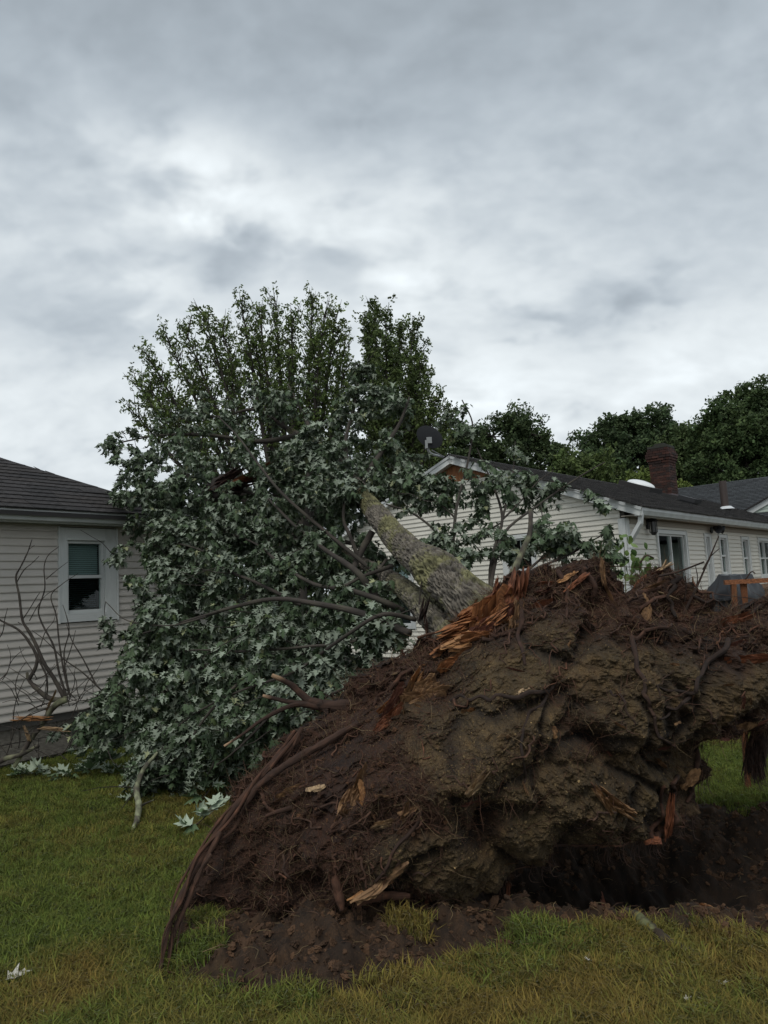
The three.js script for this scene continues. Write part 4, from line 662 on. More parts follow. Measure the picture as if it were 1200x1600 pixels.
// ---- clods and small stones stuck in the earth
{
  const cl = [1, 2, 3].map((sd) => { const g = new THREE.IcosahedronGeometry(1, 3), p = g.attributes.position; for (let i = 0; i < p.count; i++) { const x = p.getX(i), y = p.getY(i), z = p.getZ(i), k = 1 + fbm(x * 1.5 + sd * 7, y * 1.5, z * 1.5, 3) * 1.5; p.setXYZ(i, x * k, y * k * 0.7, z * k * 0.9); } g.computeVertexNormals(); return g; });
  const r = rng(88), sets = cl.map(() => [[], []]), q = new THREE.Quaternion(), e = new THREE.Euler();
  for (let i = 0; i < 7000; i++) { const v = PL.vert(Math.floor(r() * PL.n)), s = v.s > 0.5 ? 0.002 + Math.pow(r(), 5) * 0.004 : 0.002 + Math.pow(r(), 5) * 0.012, k = i % 3; e.set(r() * 6, r() * 6, r() * 6); q.setFromEuler(e); sets[k][0].push(new THREE.Matrix4().compose(v.p.sub(TO), q.clone(), V(s, s, s))); const c = 0.6 + r() * 0.8, pale = r() < 0.03 ? 2.6 : 1; sets[k][1].push(v.s > 0.5 ? rgb(0.135 * c * pale, 0.092 * c * pale, 0.042 * c * pale) : rgb(0.064 * c * pale, 0.03 * c * pale, 0.014 * c * pale)); }
  const f = new THREE.Group(); f.name = 'soil_clods'; f.userData.kind = 'stuff'; tree.add(f);
  cl.forEach((g, i) => instanced('soil_clod', g, std(1, 1, 1, 0.95), sets[i][0], sets[i][1], f));
  // loose soil on the bare ground and in the pit
  const gs = cl.map(() => [[], []]);
  for (let i = 0; i < 26000; i++) { const x = -1.3 + r() * 4.6, z = -3.1 - r() * 2.2, d = dirtAt(x, z); if (r() > d) continue; const s = 0.002 + Math.pow(r(), 8) * 0.02, k = i % 3; if (groundH(x, z) < -0.3) continue; e.set(r() * 6, r() * 6, r() * 6); q.setFromEuler(e); gs[k][0].push(new THREE.Matrix4().compose(V(x, groundH(x, z) + s * 0.3, z), q.clone(), V(s * (0.6 + r()), s * (0.6 + r() * 0.6), s * (0.6 + r())))); const c = 0.55 + r() * 0.8; gs[k][1].push(rgb(0.070 * c, 0.036 * c, 0.017 * c)); }
  const lo = new THREE.Group(); lo.name = 'loose_soil'; scene.add(lo); lo.userData = { kind: 'stuff', label: 'crumbs of loose brown soil round the pit', category: 'soil' };
  cl.forEach((g, i) => instanced('soil_crumbs', g, std(1, 1, 1, 0.95), gs[i][0], gs[i][1], lo));
}
// torn rootlets and straw strewn over the bare earth
{
  const r = rng(47), q = new THREE.Quaternion(), e = new THREE.Euler(), g = tube([V(-0.5, 0, 0), V(-0.1, 0.08, 0.06), V(0.2, 0.05, -0.05), V(0.5, 0, 0.04)], [0.012, 0.014, 0.012, 0.006], 4, { steps: 3 }), ms = [], cs = [];
  for (let i = 0; i < 5200; i++) { const x = -1.3 + r() * 4.6, z = -3.05 - r() * 2.2, d = dirtAt(x, z); if (r() > d + 0.06 || groundH(x, z) < -0.35) continue; const L = 0.03 + r() * r() * 0.13; e.set((r() - 0.5) * 0.7, r() * 6.28, (r() - 0.5) * 0.7); q.setFromEuler(e); ms.push(new THREE.Matrix4().compose(V(x, groundH(x, z) + 0.008, z), q.clone(), V(L, L, L))); const c = 0.6 + r() * 0.8; cs.push(r() < 0.35 ? rgb(0.16 * c, 0.115 * c, 0.055 * c) : rgb(0.06 * c, 0.031 * c, 0.018 * c)); }
  const f = new THREE.Group(); f.name = 'torn_rootlets'; scene.add(f); f.userData = { kind: 'stuff', label: 'torn rootlets and straw strewn over the bare earth', category: 'debris' }; instanced('rootlets', g, std(1, 1, 1, 0.9), ms, cs, f);
}
// ---- splintered wood: ragged slabs torn along the grain
function splinter(L, W, T, seed, fib = 9) {
  const nx = 22, ny = 14, b = new MB(), r = rng(seed), o = r() * 40, tipA = Array.from({ length: ny + 1 }, () => r()), tipB = Array.from({ length: ny + 1 }, () => r());
  const top = [], bot = [];
  for (let j = 0; j <= ny; j++) for (let i = 0; i <= nx; i++) {
    const u = i / nx, v = j / ny, l = lerp(-0.5 - (tipA[j] - 0.5) * 0.6, 0.5 + (tipB[j] - 0.5) * 0.8, u) * L, taper = lerp(0.62, 1, Math.sin(Math.PI * clamp(u * 0.86 + 0.09)) ** 0.5), y = (v - 0.5) * W * taper * (1 + 0.25 * N3(u * 4, o, 1));
    const rid = Math.abs(N3(v * fib, u * 1.3 + o, 2)) * 1.2 + N3(v * fib * 2.4, u * 3, o) * 0.45 + N3(u * 7, v * 4, o + 5) * 0.5, edge = Math.sin(Math.PI * v) ** 0.4, z = T * (0.1 + rid * 1.25) * edge * taper + N3(u * 2.2 + o, v, 1) * T * 1.3;
    top.push(b.v(l, y, z, v * W / 0.12, l / 0.3)); bot.push(b.v(l, y, -T * 0.6 * taper + N3(u * 2.2 + o, v, 1) * T, v * W / 0.12, l / 0.3));
  }
  const w = nx + 1; for (let j = 0; j < ny; j++) for (let i = 0; i < nx; i++) { const a = j * w + i; b.quad(top[a], top[a + 1], top[a + w + 1], top[a + w]); b.quad(bot[a], bot[a + w], bot[a + w + 1], bot[a + 1]); }
  for (let i = 0; i < nx; i++) { b.quad(top[i], bot[i], bot[i + 1], top[i + 1]); const a = ny * w + i; b.quad(top[a], top[a + 1], bot[a + 1], bot[a]); }
  for (let j = 0; j < ny; j++) { const a = j * w, c = a + nx; b.quad(top[a], top[a + w], bot[a + w], bot[a]); b.quad(top[c], bot[c], bot[c + w], top[c + w]); }
  return b.geo(true);
}
const woodMats = [[0.40, 0.165, 0.06], [0.26, 0.090, 0.038], [0.48, 0.25, 0.105], [0.34, 0.20, 0.10], [0.50, 0.36, 0.22], [0.15, 0.052, 0.03]].map((c) => std(...c, 0.75, { map: TX.wood, bumpMap: TX.woodBump, bumpScale: 0.006 }));
{
  const r = rng(515), X = V(1, 0, 0);
  const put = (px, py, L, W, T, deg, mat, seed, lift = 0.01, tilt = 0) => {
    const q = PL.at(px, py, lift); if (!q) return; const g = splinter(L, W * (L < 0.15 ? 0.7 : 1), T, seed, 9 + W * 110); const n = q.n.clone().lerp(V(0, 0.1, 1), 0.4).normalize(), a = THREE.MathUtils.degToRad(deg), dx = V(Math.cos(a), Math.sin(a), 0); dx.addScaledVector(n, -dx.dot(n)).normalize(); dx.addScaledVector(n, tilt).normalize(); const dy = n.clone().cross(dx).normalize(), nz = dx.clone().cross(dy).normalize();
    g.applyMatrix4(new THREE.Matrix4().makeBasis(dx, dy, nz).setPosition(q.p)); part('wood_splinter', g, woodMats[mat]);
  };
  // heartwood torn open under the trunk
  [[745, 962, 0.3, 0.17, 0.085, 28, 1], [775, 948, 0.26, 0.15, 0.08, 55, 0], [722, 988, 0.3, 0.14, 0.07, 18, 0], [800, 935, 0.22, 0.12, 0.07, 78, 1], [760, 975, 0.2, 0.1, 0.06, 40, 5], [652, 1074, 0.16, 0.12, 0.06, 40, 3], [752, 952, 0.22, 0.16, 0.05, 25, 0], [786, 946, 0.18, 0.14, 0.05, 60, 1], [800, 962, 0.16, 0.1, 0.04, 80, 3], [735, 972, 0.2, 0.1, 0.04, 20, 1], [720, 985, 0.22, 0.12, 0.05, 15, 0], [735, 992, 0.24, 0.10, 0.04, 12, 2], [702, 1000, 0.2, 0.10, 0.04, 20, 2], [768, 968, 0.16, 0.1, 0.05, 35, 0], [775, 925, 0.14, 0.08, 0.04, 70, 1], [806, 930, 0.2, 0.08, 0.04, 80, 1], [815, 912, 0.13, 0.07, 0.04, 75, 5], [755, 985, 0.18, 0.06, 0.03, 5, 0], [690, 1012, 0.13, 0.06, 0.03, 30, 0], [840, 925, 0.11, 0.05, 0.03, 20, 5],
    [704, 1026, 0.15, 0.05, 0.03, 25, 0], [690, 1036, 0.13, 0.05, 0.03, 20, 3], [640, 1068, 0.14, 0.09, 0.04, 60, 2], [662, 1082, 0.17, 0.09, 0.04, 10, 3], [636, 1082, 0.14, 0.07, 0.04, 75, 3], [668, 1070, 0.1, 0.06, 0.03, -20, 2], [605, 1106, 0.2, 0.045, 0.03, 50, 5], [600, 1122, 0.16, 0.06, 0.03, 45, 1], [615, 1095, 0.15, 0.03, 0.02, 48, 0],
    [546, 1255, 0.16, 0.09, 0.035, 75, 3], [556, 1226, 0.13, 0.04, 0.03, 70, 3], [560, 1245, 0.1, 0.05, 0.03, 110, 2], [606, 1287, 0.11, 0.05, 0.03, 15, 4], [626, 1276, 0.14, 0.045, 0.03, 65, 3], [633, 1266, 0.08, 0.03, 0.02, 30, 3], [598, 1384, 0.2, 0.045, 0.025, 25, 3], [580, 1395, 0.14, 0.04, 0.02, 20, 2], [750, 1224, 0.1, 0.05, 0.03, 50, 4], [440, 1236, 0.14, 0.035, 0.02, 10, 3], [490, 1237, 0.07, 0.025, 0.02, 30, 4],
    [965, 1250, 0.16, 0.05, 0.03, -35, 3], [940, 1240, 0.12, 0.05, 0.03, -60, 3], [975, 1262, 0.1, 0.04, 0.03, -20, 3], [1032, 1195, 0.09, 0.03, 0.02, -40, 3], [1075, 1220, 0.1, 0.05, 0.03, 60, 3], [1045, 1275, 0.16, 0.04, 0.02, 80, 1], [1030, 1300, 0.14, 0.03, 0.02, 85, 3], [1150, 960, 0.12, 0.06, 0.03, 15, 1], [1165, 1030, 0.14, 0.06, 0.03, -10, 1], [1150, 1000, 0.12, 0.04, 0.02, 20, 5], [1115, 955, 0.08, 0.02, 0.012, -10, 4], [1034, 930, 0.1, 0.022, 0.015, -25, 4], [1015, 912, 0.13, 0.035, 0.02, 20, 3], [1036, 890, 0.07, 0.022, 0.014, 65, 4], [1050, 868, 0.08, 0.025, 0.015, 25, 4],
    [940, 892, 0.13, 0.04, 0.03, 85, 3], [945, 925, 0.14, 0.03, 0.02, 100, 3], [880, 896, 0.1, 0.03, 0.02, 30, 2], [860, 905, 0.1, 0.03, 0.02, 10, 1], [900, 910, 0.12, 0.035, 0.02, 40, 1], [845, 940, 0.1, 0.06, 0.03, 20, 1], [985, 905, 0.08, 0.03, 0.02, 80, 1], [1012, 955, 0.14, 0.06, 0.03, 70, 3], [725, 1110, 0.03, 0.022, 0.015, 0, 3], [735, 1110, 0.03, 0.025, 0.015, 0, 2], [784, 1147, 0.035, 0.03, 0.02, 30, 4], [797, 1149, 0.03, 0.025, 0.015, 30, 3], [812, 1076, 0.05, 0.015, 0.01, 10, 4], [866, 1138, 0.045, 0.03, 0.02, 80, 3], [1025, 1100, 0.04, 0.02, 0.012, 30, 4], [1160, 1130, 0.08, 0.05, 0.03, 10, 3], [1035, 1330, 0.06, 0.03, 0.02, 40, 1], [660, 1035, 0.03, 0.02, 0.014, 0, 2], [616, 1048, 0.03, 0.015, 0.01, 20, 4], [830, 1270, 0.025, 0.015, 0.01, 20, 4], [1068, 1205, 0.05, 0.03, 0.02, 120, 4]].forEach((a, i) => put(a[0], a[1], a[2], a[3], a[4], a[5], a[6], 900 + i * 7, 0.002, (r() - 0.3) * 0.25));
  for (let i = 0; i < 40; i++) put(560 + r() * 640, 890 + r() * 470, 0.02 + r() * 0.05, 0.008 + r() * 0.014, 0.008, r() * 180, [3, 3, 4, 5, 5][Math.floor(r() * 5)], 2000 + i, 0.006, r() * 0.4);
}
// ---- trunks: furrowed bark with yellow-green moss
const barkMat = new THREE.MeshStandardMaterial({ vertexColors: true, roughness: 0.92, bumpMap: rep(TX.bark, 1, 1), bumpScale: 0.02 });
const barkCol = (moss) => (t, x, y, z) => {
  const k = 0.62 + fbm(x * 10, y * 10, z * 10, 4) * 0.95, g = clamp(moss * smooth(-0.06, 0.16, fbm(x * 3.4 + 4, y * 3.4, z * 3.4, 5) + 0.02 + 0.16 * N3(x * 34, y * 34, z * 34)));
  return [lerp(0.20, 0.25, g) * k, lerp(0.175, 0.245, g) * k, lerp(0.14, 0.085, g) * k];
};
function trunkMesh(pts, radii, sides, steps, moss, name = 'trunk') {
  const cr = new THREE.CatmullRomCurve3(pts, false, 'centripetal'), L = cr.getLength(), n = Math.round(steps), b = new MB({ color: true }), P = [], R = [], fr = cr.computeFrenetFrames(n, false), col = barkCol(moss);
  for (let i = 0; i <= n; i++) { const t = i / n; P.push(cr.getPointAt(t)); const f = t * (radii.length - 1), k = Math.min(radii.length - 2, Math.floor(f)); R.push(lerp(radii[k], radii[k + 1], smooth(0, 1, f - k))); }
  for (let i = 0; i <= n; i++) for (let s = 0; s <= sides; s++) {
    const a = (s % sides) / sides * 6.28319, d = fr.normals[i].clone().multiplyScalar(Math.cos(a)).addScaledVector(fr.binormals[i], Math.sin(a)), u = a / 6.28319, q = P[i].clone().addScaledVector(d, R[i]), l = i / n * L;
    const lump = N3(q.x * 2.3, q.y * 2.3, q.z * 2.3) * 0.14 + N3(q.x * 6, q.y * 6, q.z * 6) * 0.05;
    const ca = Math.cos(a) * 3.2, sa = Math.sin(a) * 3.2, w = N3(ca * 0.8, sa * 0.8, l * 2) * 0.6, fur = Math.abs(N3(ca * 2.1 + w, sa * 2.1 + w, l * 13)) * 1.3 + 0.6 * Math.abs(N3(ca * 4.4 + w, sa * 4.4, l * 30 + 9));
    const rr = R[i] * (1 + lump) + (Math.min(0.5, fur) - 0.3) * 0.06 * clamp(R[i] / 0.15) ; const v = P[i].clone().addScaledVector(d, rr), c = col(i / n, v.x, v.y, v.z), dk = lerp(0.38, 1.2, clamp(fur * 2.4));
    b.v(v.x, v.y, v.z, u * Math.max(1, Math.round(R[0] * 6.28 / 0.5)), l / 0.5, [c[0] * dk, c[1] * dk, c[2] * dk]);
  }
  const w = sides + 1; for (let i = 0; i < n; i++) for (let s = 0; s < sides; s++) { const a = i * w + s; b.quad(a, a + 1, a + w + 1, a + w); }
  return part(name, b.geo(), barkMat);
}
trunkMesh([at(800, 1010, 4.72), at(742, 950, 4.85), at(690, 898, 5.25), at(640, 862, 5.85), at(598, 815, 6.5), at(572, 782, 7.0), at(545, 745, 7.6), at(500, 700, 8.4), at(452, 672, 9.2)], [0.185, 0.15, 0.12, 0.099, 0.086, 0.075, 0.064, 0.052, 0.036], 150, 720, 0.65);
trunkMesh([at(735, 1040, 4.78), at(700, 985, 5.05), at(660, 945, 5.5), at(622, 912, 6.1), at(585, 890, 6.7), at(540, 868, 7.2), at(470, 845, 7.8)], [0.13, 0.105, 0.085, 0.068, 0.054, 0.04, 0.025], 100, 420, 0.4);
// dark broken stub and strips of torn bark under the trunk
part('torn_bark', splinter(0.13, 0.05, 0.04, 71, 8).rotateZ(1.3).translate(...at(662, 955, 5.0).toArray()), std(0.045, 0.026, 0.02, 0.95, { map: TX.wood }));
part('torn_bark', splinter(0.16, 0.02, 0.015, 72, 5).rotateZ(1.62).translate(...at(667, 985, 4.9).toArray()), std(0.075, 0.03, 0.02, 0.95, { map: TX.wood }));
part('torn_bark', splinter(0.12, 0.05, 0.03, 73, 5).rotateZ(1.0).translate(...at(655, 1010, 4.9).toArray()), std(0.09, 0.04, 0.025, 0.95, { map: TX.wood }));

// ---- limbs and branches one can follow: [x, y, distance] along, thickness
const twigNodes = [];
const branchMat = new THREE.MeshStandardMaterial({ vertexColors: true, roughness: 0.9, bumpMap: TX.woodBump, bumpScale: 0.004 });
const branchCol = (k, lich) => (t, x, y, z) => { const m = (0.7 + fbm(x * 12, y * 12, z * 12, 3) * 0.9) * k, g = lich * smooth(0.0, 0.25, fbm(x * 9, y * 9, z * 9, 3) + 0.05); return [lerp(0.055, 0.25, g) * m, lerp(0.044, 0.26, g) * m, lerp(0.036, 0.15, g) * m]; };
function branch(l, r0, r1, o = {}) {
  if (l[l.length - 1][0] < 500 && l[0][1] > 880) l = l.map(([x, y, d], i) => [x, y, d - 0.36 * Math.sin(Math.PI * Math.min(1, (i + 0.4) / (l.length - 0.6)))]);
  const pts = l.map((q) => at(...q)); const g = tube(pts, [r0, lerp(r0, r1, 0.4), lerp(r0, r1, 0.72), r1], o.sides ?? 7, { steps: 5, wob: 0.14, freq: 18, seed: l[0][0], col: branchCol(o.k ?? 1, o.lich ?? 0.1) });
  part('branch', g, branchMat);
  if (o.leafy !== false) { const cr = new THREE.CatmullRomCurve3(pts, false, 'centripetal'), n = Math.ceil(cr.getLength() / 0.12); for (let i = 1; i <= n; i++) twigNodes.push(cr.getPoint(i / n)); }
}
for (const [l, r0, r1, o] of [
  [[[640, 990, 5.35], [568, 959, 5.8], [492, 943, 6.2], [426, 936, 6.5], [357, 951, 6.7], [300, 968, 6.9], [240, 985, 7.1], [190, 1000, 7.3]], 0.03, 0.008],
  [[[650, 968, 5.4], [599, 960, 5.5], [538, 995, 5.7], [461, 1049, 5.9], [377, 1079, 6.1], [300, 1118, 6.3], [250, 1160, 6.4]], 0.018, 0.006],
  [[[630, 955, 5.8], [600, 940, 5.9], [545, 922, 6.3], [492, 913, 6.7], [442, 884, 7.1], [400, 850, 7.5], [350, 830, 7.9]], 0.028, 0.008],
  [[[620, 960, 5.7], [560, 1000, 5.8], [484, 1010, 6.1], [369, 1018, 6.6], [300, 1016, 6.9], [230, 1030, 7.1]], 0.016, 0.006],
  [[[600, 950, 6.0], [580, 924, 6.2], [564, 900, 6.3], [540, 880, 6.5], [520, 867, 6.7], [470, 830, 7.1], [420, 780, 7.6]], 0.04, 0.012],
  [[[582, 830, 6.7], [571, 850, 6.7], [560, 871, 6.65], [552, 890, 6.5]], 0.035, 0.025],
  [[[560, 871, 6.65], [548, 840, 6.7], [537, 813, 6.75], [538, 780, 6.8], [540, 740, 6.9]], 0.022, 0.01],
  [[[613, 884, 6.2], [592, 892, 6.1], [568, 900, 6.0], [540, 915, 5.9]], 0.02, 0.012], [[[604, 874, 6.3], [594, 890, 6.2], [594, 908, 6.1], [600, 920, 6.0]], 0.014, 0.008],
  [[[600, 905, 6.4], [520, 840, 7.0], [440, 770, 7.5], [400, 720, 7.9], [370, 680, 8.2], [340, 650, 8.4]], 0.022, 0.007],
  [[[500, 700, 8.4], [480, 776, 8.2], [403, 772, 8.3], [361, 763, 8.4], [300, 745, 8.6]], 0.03, 0.014],
  [[[560, 850, 7.2], [500, 842, 7.5], [445, 837, 7.7], [331, 831, 7.9], [270, 820, 8.0]], 0.022, 0.008],
  [[[470, 945, 6.6], [400, 910, 7.0], [349, 888, 7.3], [324, 865, 7.5], [286, 851, 7.7], [240, 845, 7.9]], 0.018, 0.006],
  [[[560, 760, 7.3], [600, 700, 7.6], [625, 660, 7.8], [640, 620, 7.9]], 0.035, 0.01], [[[545, 745, 7.6], [540, 690, 7.9], [552, 640, 8.2], [560, 600, 8.4]], 0.03, 0.01], [[[500, 700, 8.4], [470, 640, 8.8], [450, 600, 9.0]], 0.03, 0.01], [[[470, 680, 8.9], [400, 690, 9.1], [330, 680, 9.2], [250, 680, 9.3], [170, 695, 9.3]], 0.04, 0.008], [[[452, 672, 9.2], [400, 640, 9.3], [350, 650, 9.4], [280, 655, 9.4]], 0.03, 0.008],
  [[[385, 942, 6.7], [301, 970, 6.8], [270, 977, 6.9], [200, 970, 7.2], [165, 940, 7.5]], 0.01, 0.004],
  [[[430, 1000, 6.5], [380, 1060, 6.4], [330, 1110, 6.3], [280, 1180, 6.3], [240, 1215, 6.4]], 0.02, 0.006], [[[380, 980, 7.0], [310, 1050, 7.0], [240, 1090, 7.1], [190, 1130, 7.2]], 0.022, 0.007], [[[470, 1060, 5.9], [420, 1120, 5.9], [360, 1180, 6.0], [300, 1215, 6.2]], 0.014, 0.005],
  // fan of stems in front of the cream gable
  [[[770, 960, 5.6], [767, 890, 6.1], [773, 857, 6.3], [785, 810, 6.6], [773, 765, 6.9], [757, 728, 7.1], [745, 700, 7.2]], 0.022, 0.006], [[[785, 810, 6.6], [797, 765, 6.8], [803, 725, 7.0], [805, 690, 7.1]], 0.012, 0.004],
  [[[700, 940, 5.9], [703, 882, 6.3], [708, 845, 6.5], [714, 790, 6.7], [733, 712, 7.1], [738, 660, 7.3], [722, 625, 7.4]], 0.022, 0.006], [[[765, 930, 5.8], [773, 882, 6.1], [788, 832, 6.4], [840, 790, 6.7], [905, 745, 7.0], [945, 722, 7.1]], 0.02, 0.005], [[[785, 812, 6.6], [812, 785, 6.7], [840, 753, 6.8], [865, 735, 6.9]], 0.010, 0.004],
  [[[790, 930, 5.5], [805, 888, 5.7], [818, 858, 5.8], [828, 832, 5.9], [829, 797, 6.0]], 0.034, 0.018, { lich: 0.7, leafy: false, k: 1.3 }], [[[640, 880, 6.3], [670, 867, 6.4], [707, 855, 6.5], [745, 838, 6.6], [783, 817, 6.6]], 0.014, 0.008], [[[780, 920, 5.6], [840, 887, 5.7], [887, 868, 5.8], [925, 845, 5.9], [957, 827, 6.0]], 0.013, 0.005],
  [[[820, 895, 5.8], [855, 863, 6.0], [870, 840, 6.1], [895, 820, 6.2]], 0.012, 0.004], [[[700, 850, 6.5], [670, 820, 6.7], [640, 800, 6.9], [603, 788, 7.0]], 0.014, 0.008], [[[712, 810, 6.7], [690, 790, 6.8], [665, 775, 7.0]], 0.010, 0.004], [[[788, 850, 6.3], [765, 870, 6.3], [740, 850, 6.5]], 0.010, 0.004], [[[845, 787, 6.7], [850, 820, 6.5], [862, 845, 6.4]], 0.006, 0.003],
  [[[655, 945, 5.2], [657, 920, 5.2], [661, 898, 5.2]], 0.008, 0.003, { leafy: false }], [[[610, 975, 5.5], [625, 960, 5.4], [650, 950, 5.3]], 0.008, 0.004, { leafy: false }],
  [[[505, 1090, 5.4], [560, 1065, 5.2], [600, 1040, 5.1], [640, 1015, 5.0]], 0.010, 0.006, { leafy: false }], [[[345, 1166, 6.2], [330, 1200, 6.2], [315, 1230, 6.2]], 0.006, 0.003],
]) branch(l, r0, r1, o);
// the snapped limb in the crown
{
  const p = at(352, 762, 8.35), t = std(0.05, 0.022, 0.016, 0.95, { map: TX.wood, bumpMap: TX.woodBump, bumpScale: 0.01 });
  part('snapped_limb', tube([p.clone().add(V(-0.2, -0.05, 0.05)), p.clone().add(V(0, 0.0, 0)), p.clone().add(V(0.16, 0.06, -0.05))], [0.10, 0.14, 0.09], 16, { steps: 8, wob: 0.5, freq: 10, col: branchCol(0.6, 0) }), branchMat);
  part('snapped_limb', tube([p.clone().add(V(0.05, 0, 0.02)), p.clone().add(V(0.1, -0.25, 0.06)), p.clone().add(V(0.13, -0.55, 0.1))], [0.09, 0.055, 0.03], 12, { steps: 6, wob: 0.3, col: branchCol(0.5, 0) }), branchMat);
  for (const [dx, dy, L, W, a, m, s] of [[0.30, 0.08, 0.55, 0.05, 0.3, 0, 1], [0.22, 0.05, 0.5, 0.06, 0.2, 1, 2], [0.34, 0.14, 0.42, 0.05, 0.42, 3, 3], [0.14, 0.0, 0.4, 0.08, 0.15, 5, 4], [-0.05, -0.04, 0.3, 0.1, -0.15, 5, 5], [0.05, 0.1, 0.3, 0.09, 0.5, 5, 6]]) part('wood_splinter', splinter(L, W, 0.04, 700 + s, 5).rotateZ(a).translate(p.x + dx, p.y + dy, p.z + 0.12), m === 5 ? t : woodMats[m]);
}

// ---- leaves: five-lobed, green above, silver beneath
function mapleLeaf(top, under, droop = 0.25, fold = 0.18, petiole = true) {
  const b = new MB({ color: true, uv: false }), half = [[0.0, -0.02], [0.40, -0.06], [0.24, 0.14], [0.66, 0.42], [0.30, 0.40], [0.20, 0.46], [0.30, 0.74], [0.15, 0.76], [0, 1.08]];
  const Z = (x, y) => -fold * Math.abs(x) - droop * y * y;
  for (const s of [0, 1]) {
    const c = s ? under : top, o = s ? -0.006 : 0.006, ctr = b.v(0, 0.30, Z(0, 0.3) + o, 0, 0, c), ids = [];
    for (const [x, y] of half) ids.push(b.v(x, y, Z(x, y) + o, 0, 0, c)); const L = half.slice(1, -1).reverse().map(([x, y]) => b.v(-x, y, Z(x, y) + o, 0, 0, c));
    const ring = [...ids, ...L]; for (let i = 0; i < ring.length; i++) { const p = ring[i], q = ring[(i + 1) % ring.length]; s ? b.tri(ctr, q, p) : b.tri(ctr, p, q); }
  }
  if (petiole) { const c = [0.10, 0.07, 0.04], v = [b.v(-0.012, 0, 0, 0, 0, c), b.v(0.012, 0, 0, 0, 0, c), b.v(0.0, -0.55, 0.10, 0, 0, c)]; b.tri(...v); }
  return b.geo();
}
const SILVER = [0.25, 0.295, 0.222], GREEN = [0.07, 0.108, 0.052];
const leafGeos = [mapleLeaf(GREEN, SILVER, 0.22, 0.45), mapleLeaf(GREEN, SILVER, 0.5, 0.7), mapleLeaf(GREEN, SILVER, -0.15, 1.0)];
const leafMat = new THREE.MeshPhysicalMaterial({ vertexColors: true, roughness: 0.62, transmission: 0.22, thickness: 0, specularIntensity: 0.5 });
// masses of foliage: [x, y, distance, radius, clusters]
const puffs = [
  [170, 695, 8.8, 0.22, 14], [215, 735, 8.7, 0.42, 50], [245, 800, 8.4, 0.48, 70], [275, 860, 8.0, 0.52, 85], [285, 920, 7.7, 0.52, 85], [258, 985, 7.4, 0.5, 80], [215, 1055, 7.25, 0.42, 60], [200, 1120, 7.1, 0.38, 60], [255, 1085, 6.9, 0.55, 95], [300, 1020, 7.1, 0.62, 100], [330, 940, 7.5, 0.7, 110], [322, 855, 7.9, 0.7, 100], [300, 775, 8.3, 0.62, 80], [255, 690, 8.9, 0.5, 50], [330, 700, 8.9, 0.6, 60], [400, 690, 8.9, 0.6, 55], [405, 770, 8.4, 0.6, 65], [400, 850, 8.0, 0.68, 95], [410, 945, 7.2, 0.65, 95], [400, 1030, 6.8, 0.6, 95], [350, 1100, 6.5, 0.52, 95], [290, 1165, 6.45, 0.38, 70], [250, 1208, 6.4, 0.24, 40], [330, 1180, 6.2, 0.32, 55], [395, 1140, 6.0, 0.38, 70], [440, 1085, 5.9, 0.4, 65], [470, 1010, 6.3, 0.46, 65], [480, 920, 7.0, 0.55, 65], [480, 840, 7.7, 0.6, 70], [475, 760, 8.2, 0.6, 60], [520, 700, 8.3, 0.55, 55], [560, 645, 8.4, 0.45, 42], [600, 690, 8.1, 0.5, 55], [615, 640, 8.3, 0.3, 20], [630, 740, 8.0, 0.3, 24], [590, 745, 7.7, 0.4, 44], [535, 790, 7.4, 0.45, 46], [530, 870, 6.9, 0.3, 22], [520, 980, 6.1, 0.3, 26], [560, 950, 6.1, 0.26, 18], [450, 640, 9.0, 0.5, 40], [150, 1140, 7.2, 0.25, 24], [100, 1160, 7.35, 0.16, 10], [470, 1110, 5.6, 0.2, 22], [520, 1070, 5.5, 0.16, 14], [170, 1000, 7.5, 0.2, 20], [158, 938, 7.7, 0.07, 3], [185, 880, 7.9, 0.12, 6], [380, 640, 9.1, 0.45, 34], [300, 640, 9.2, 0.35, 24], [560, 1010, 5.7, 0.2, 14], [590, 1000, 5.5, 0.14, 9], [600, 640, 8.3, 0.3, 24], [560, 590, 8.6, 0.25, 18],
  [605, 985, 5.5, 0.16, 26], [585, 950, 6.0, 0.2, 26], [610, 925, 6.6, 0.2, 18], [560, 930, 6.5, 0.2, 18], [590, 880, 7.2, 0.2, 12],
  [530, 765, 6.9, 0.28, 26], [500, 705, 7.6, 0.32, 30], [545, 725, 7.2, 0.24, 20], [515, 740, 7.2, 0.2, 16],
  [708, 640, 7.4, 0.14, 7], [738, 680, 7.2, 0.16, 8], [695, 765, 7.0, 0.24, 16], [715, 815, 6.7, 0.34, 28], [660, 800, 7.0, 0.22, 14], [770, 770, 6.9, 0.26, 16], [765, 845, 6.5, 0.24, 9], [700, 870, 6.5, 0.22, 18], [830, 765, 6.9, 0.2, 12], [852, 830, 6.4, 0.22, 9], [880, 755, 7.0, 0.18, 10], [915, 745, 7.0, 0.14, 7], [828, 876, 6.0, 0.2, 13], [880, 858, 5.9, 0.2, 22], [930, 850, 5.9, 0.18, 14], [950, 858, 5.9, 0.12, 8], [665, 860, 6.6, 0.15, 9], [940, 790, 6.6, 0.08, 3], [640, 760, 7.3, 0.2, 14], [775, 725, 7.1, 0.12, 5], [800, 720, 7.0, 0.12, 6], [735, 880, 6.0, 0.16, 14], [745, 785, 6.9, 0.2, 12],
];
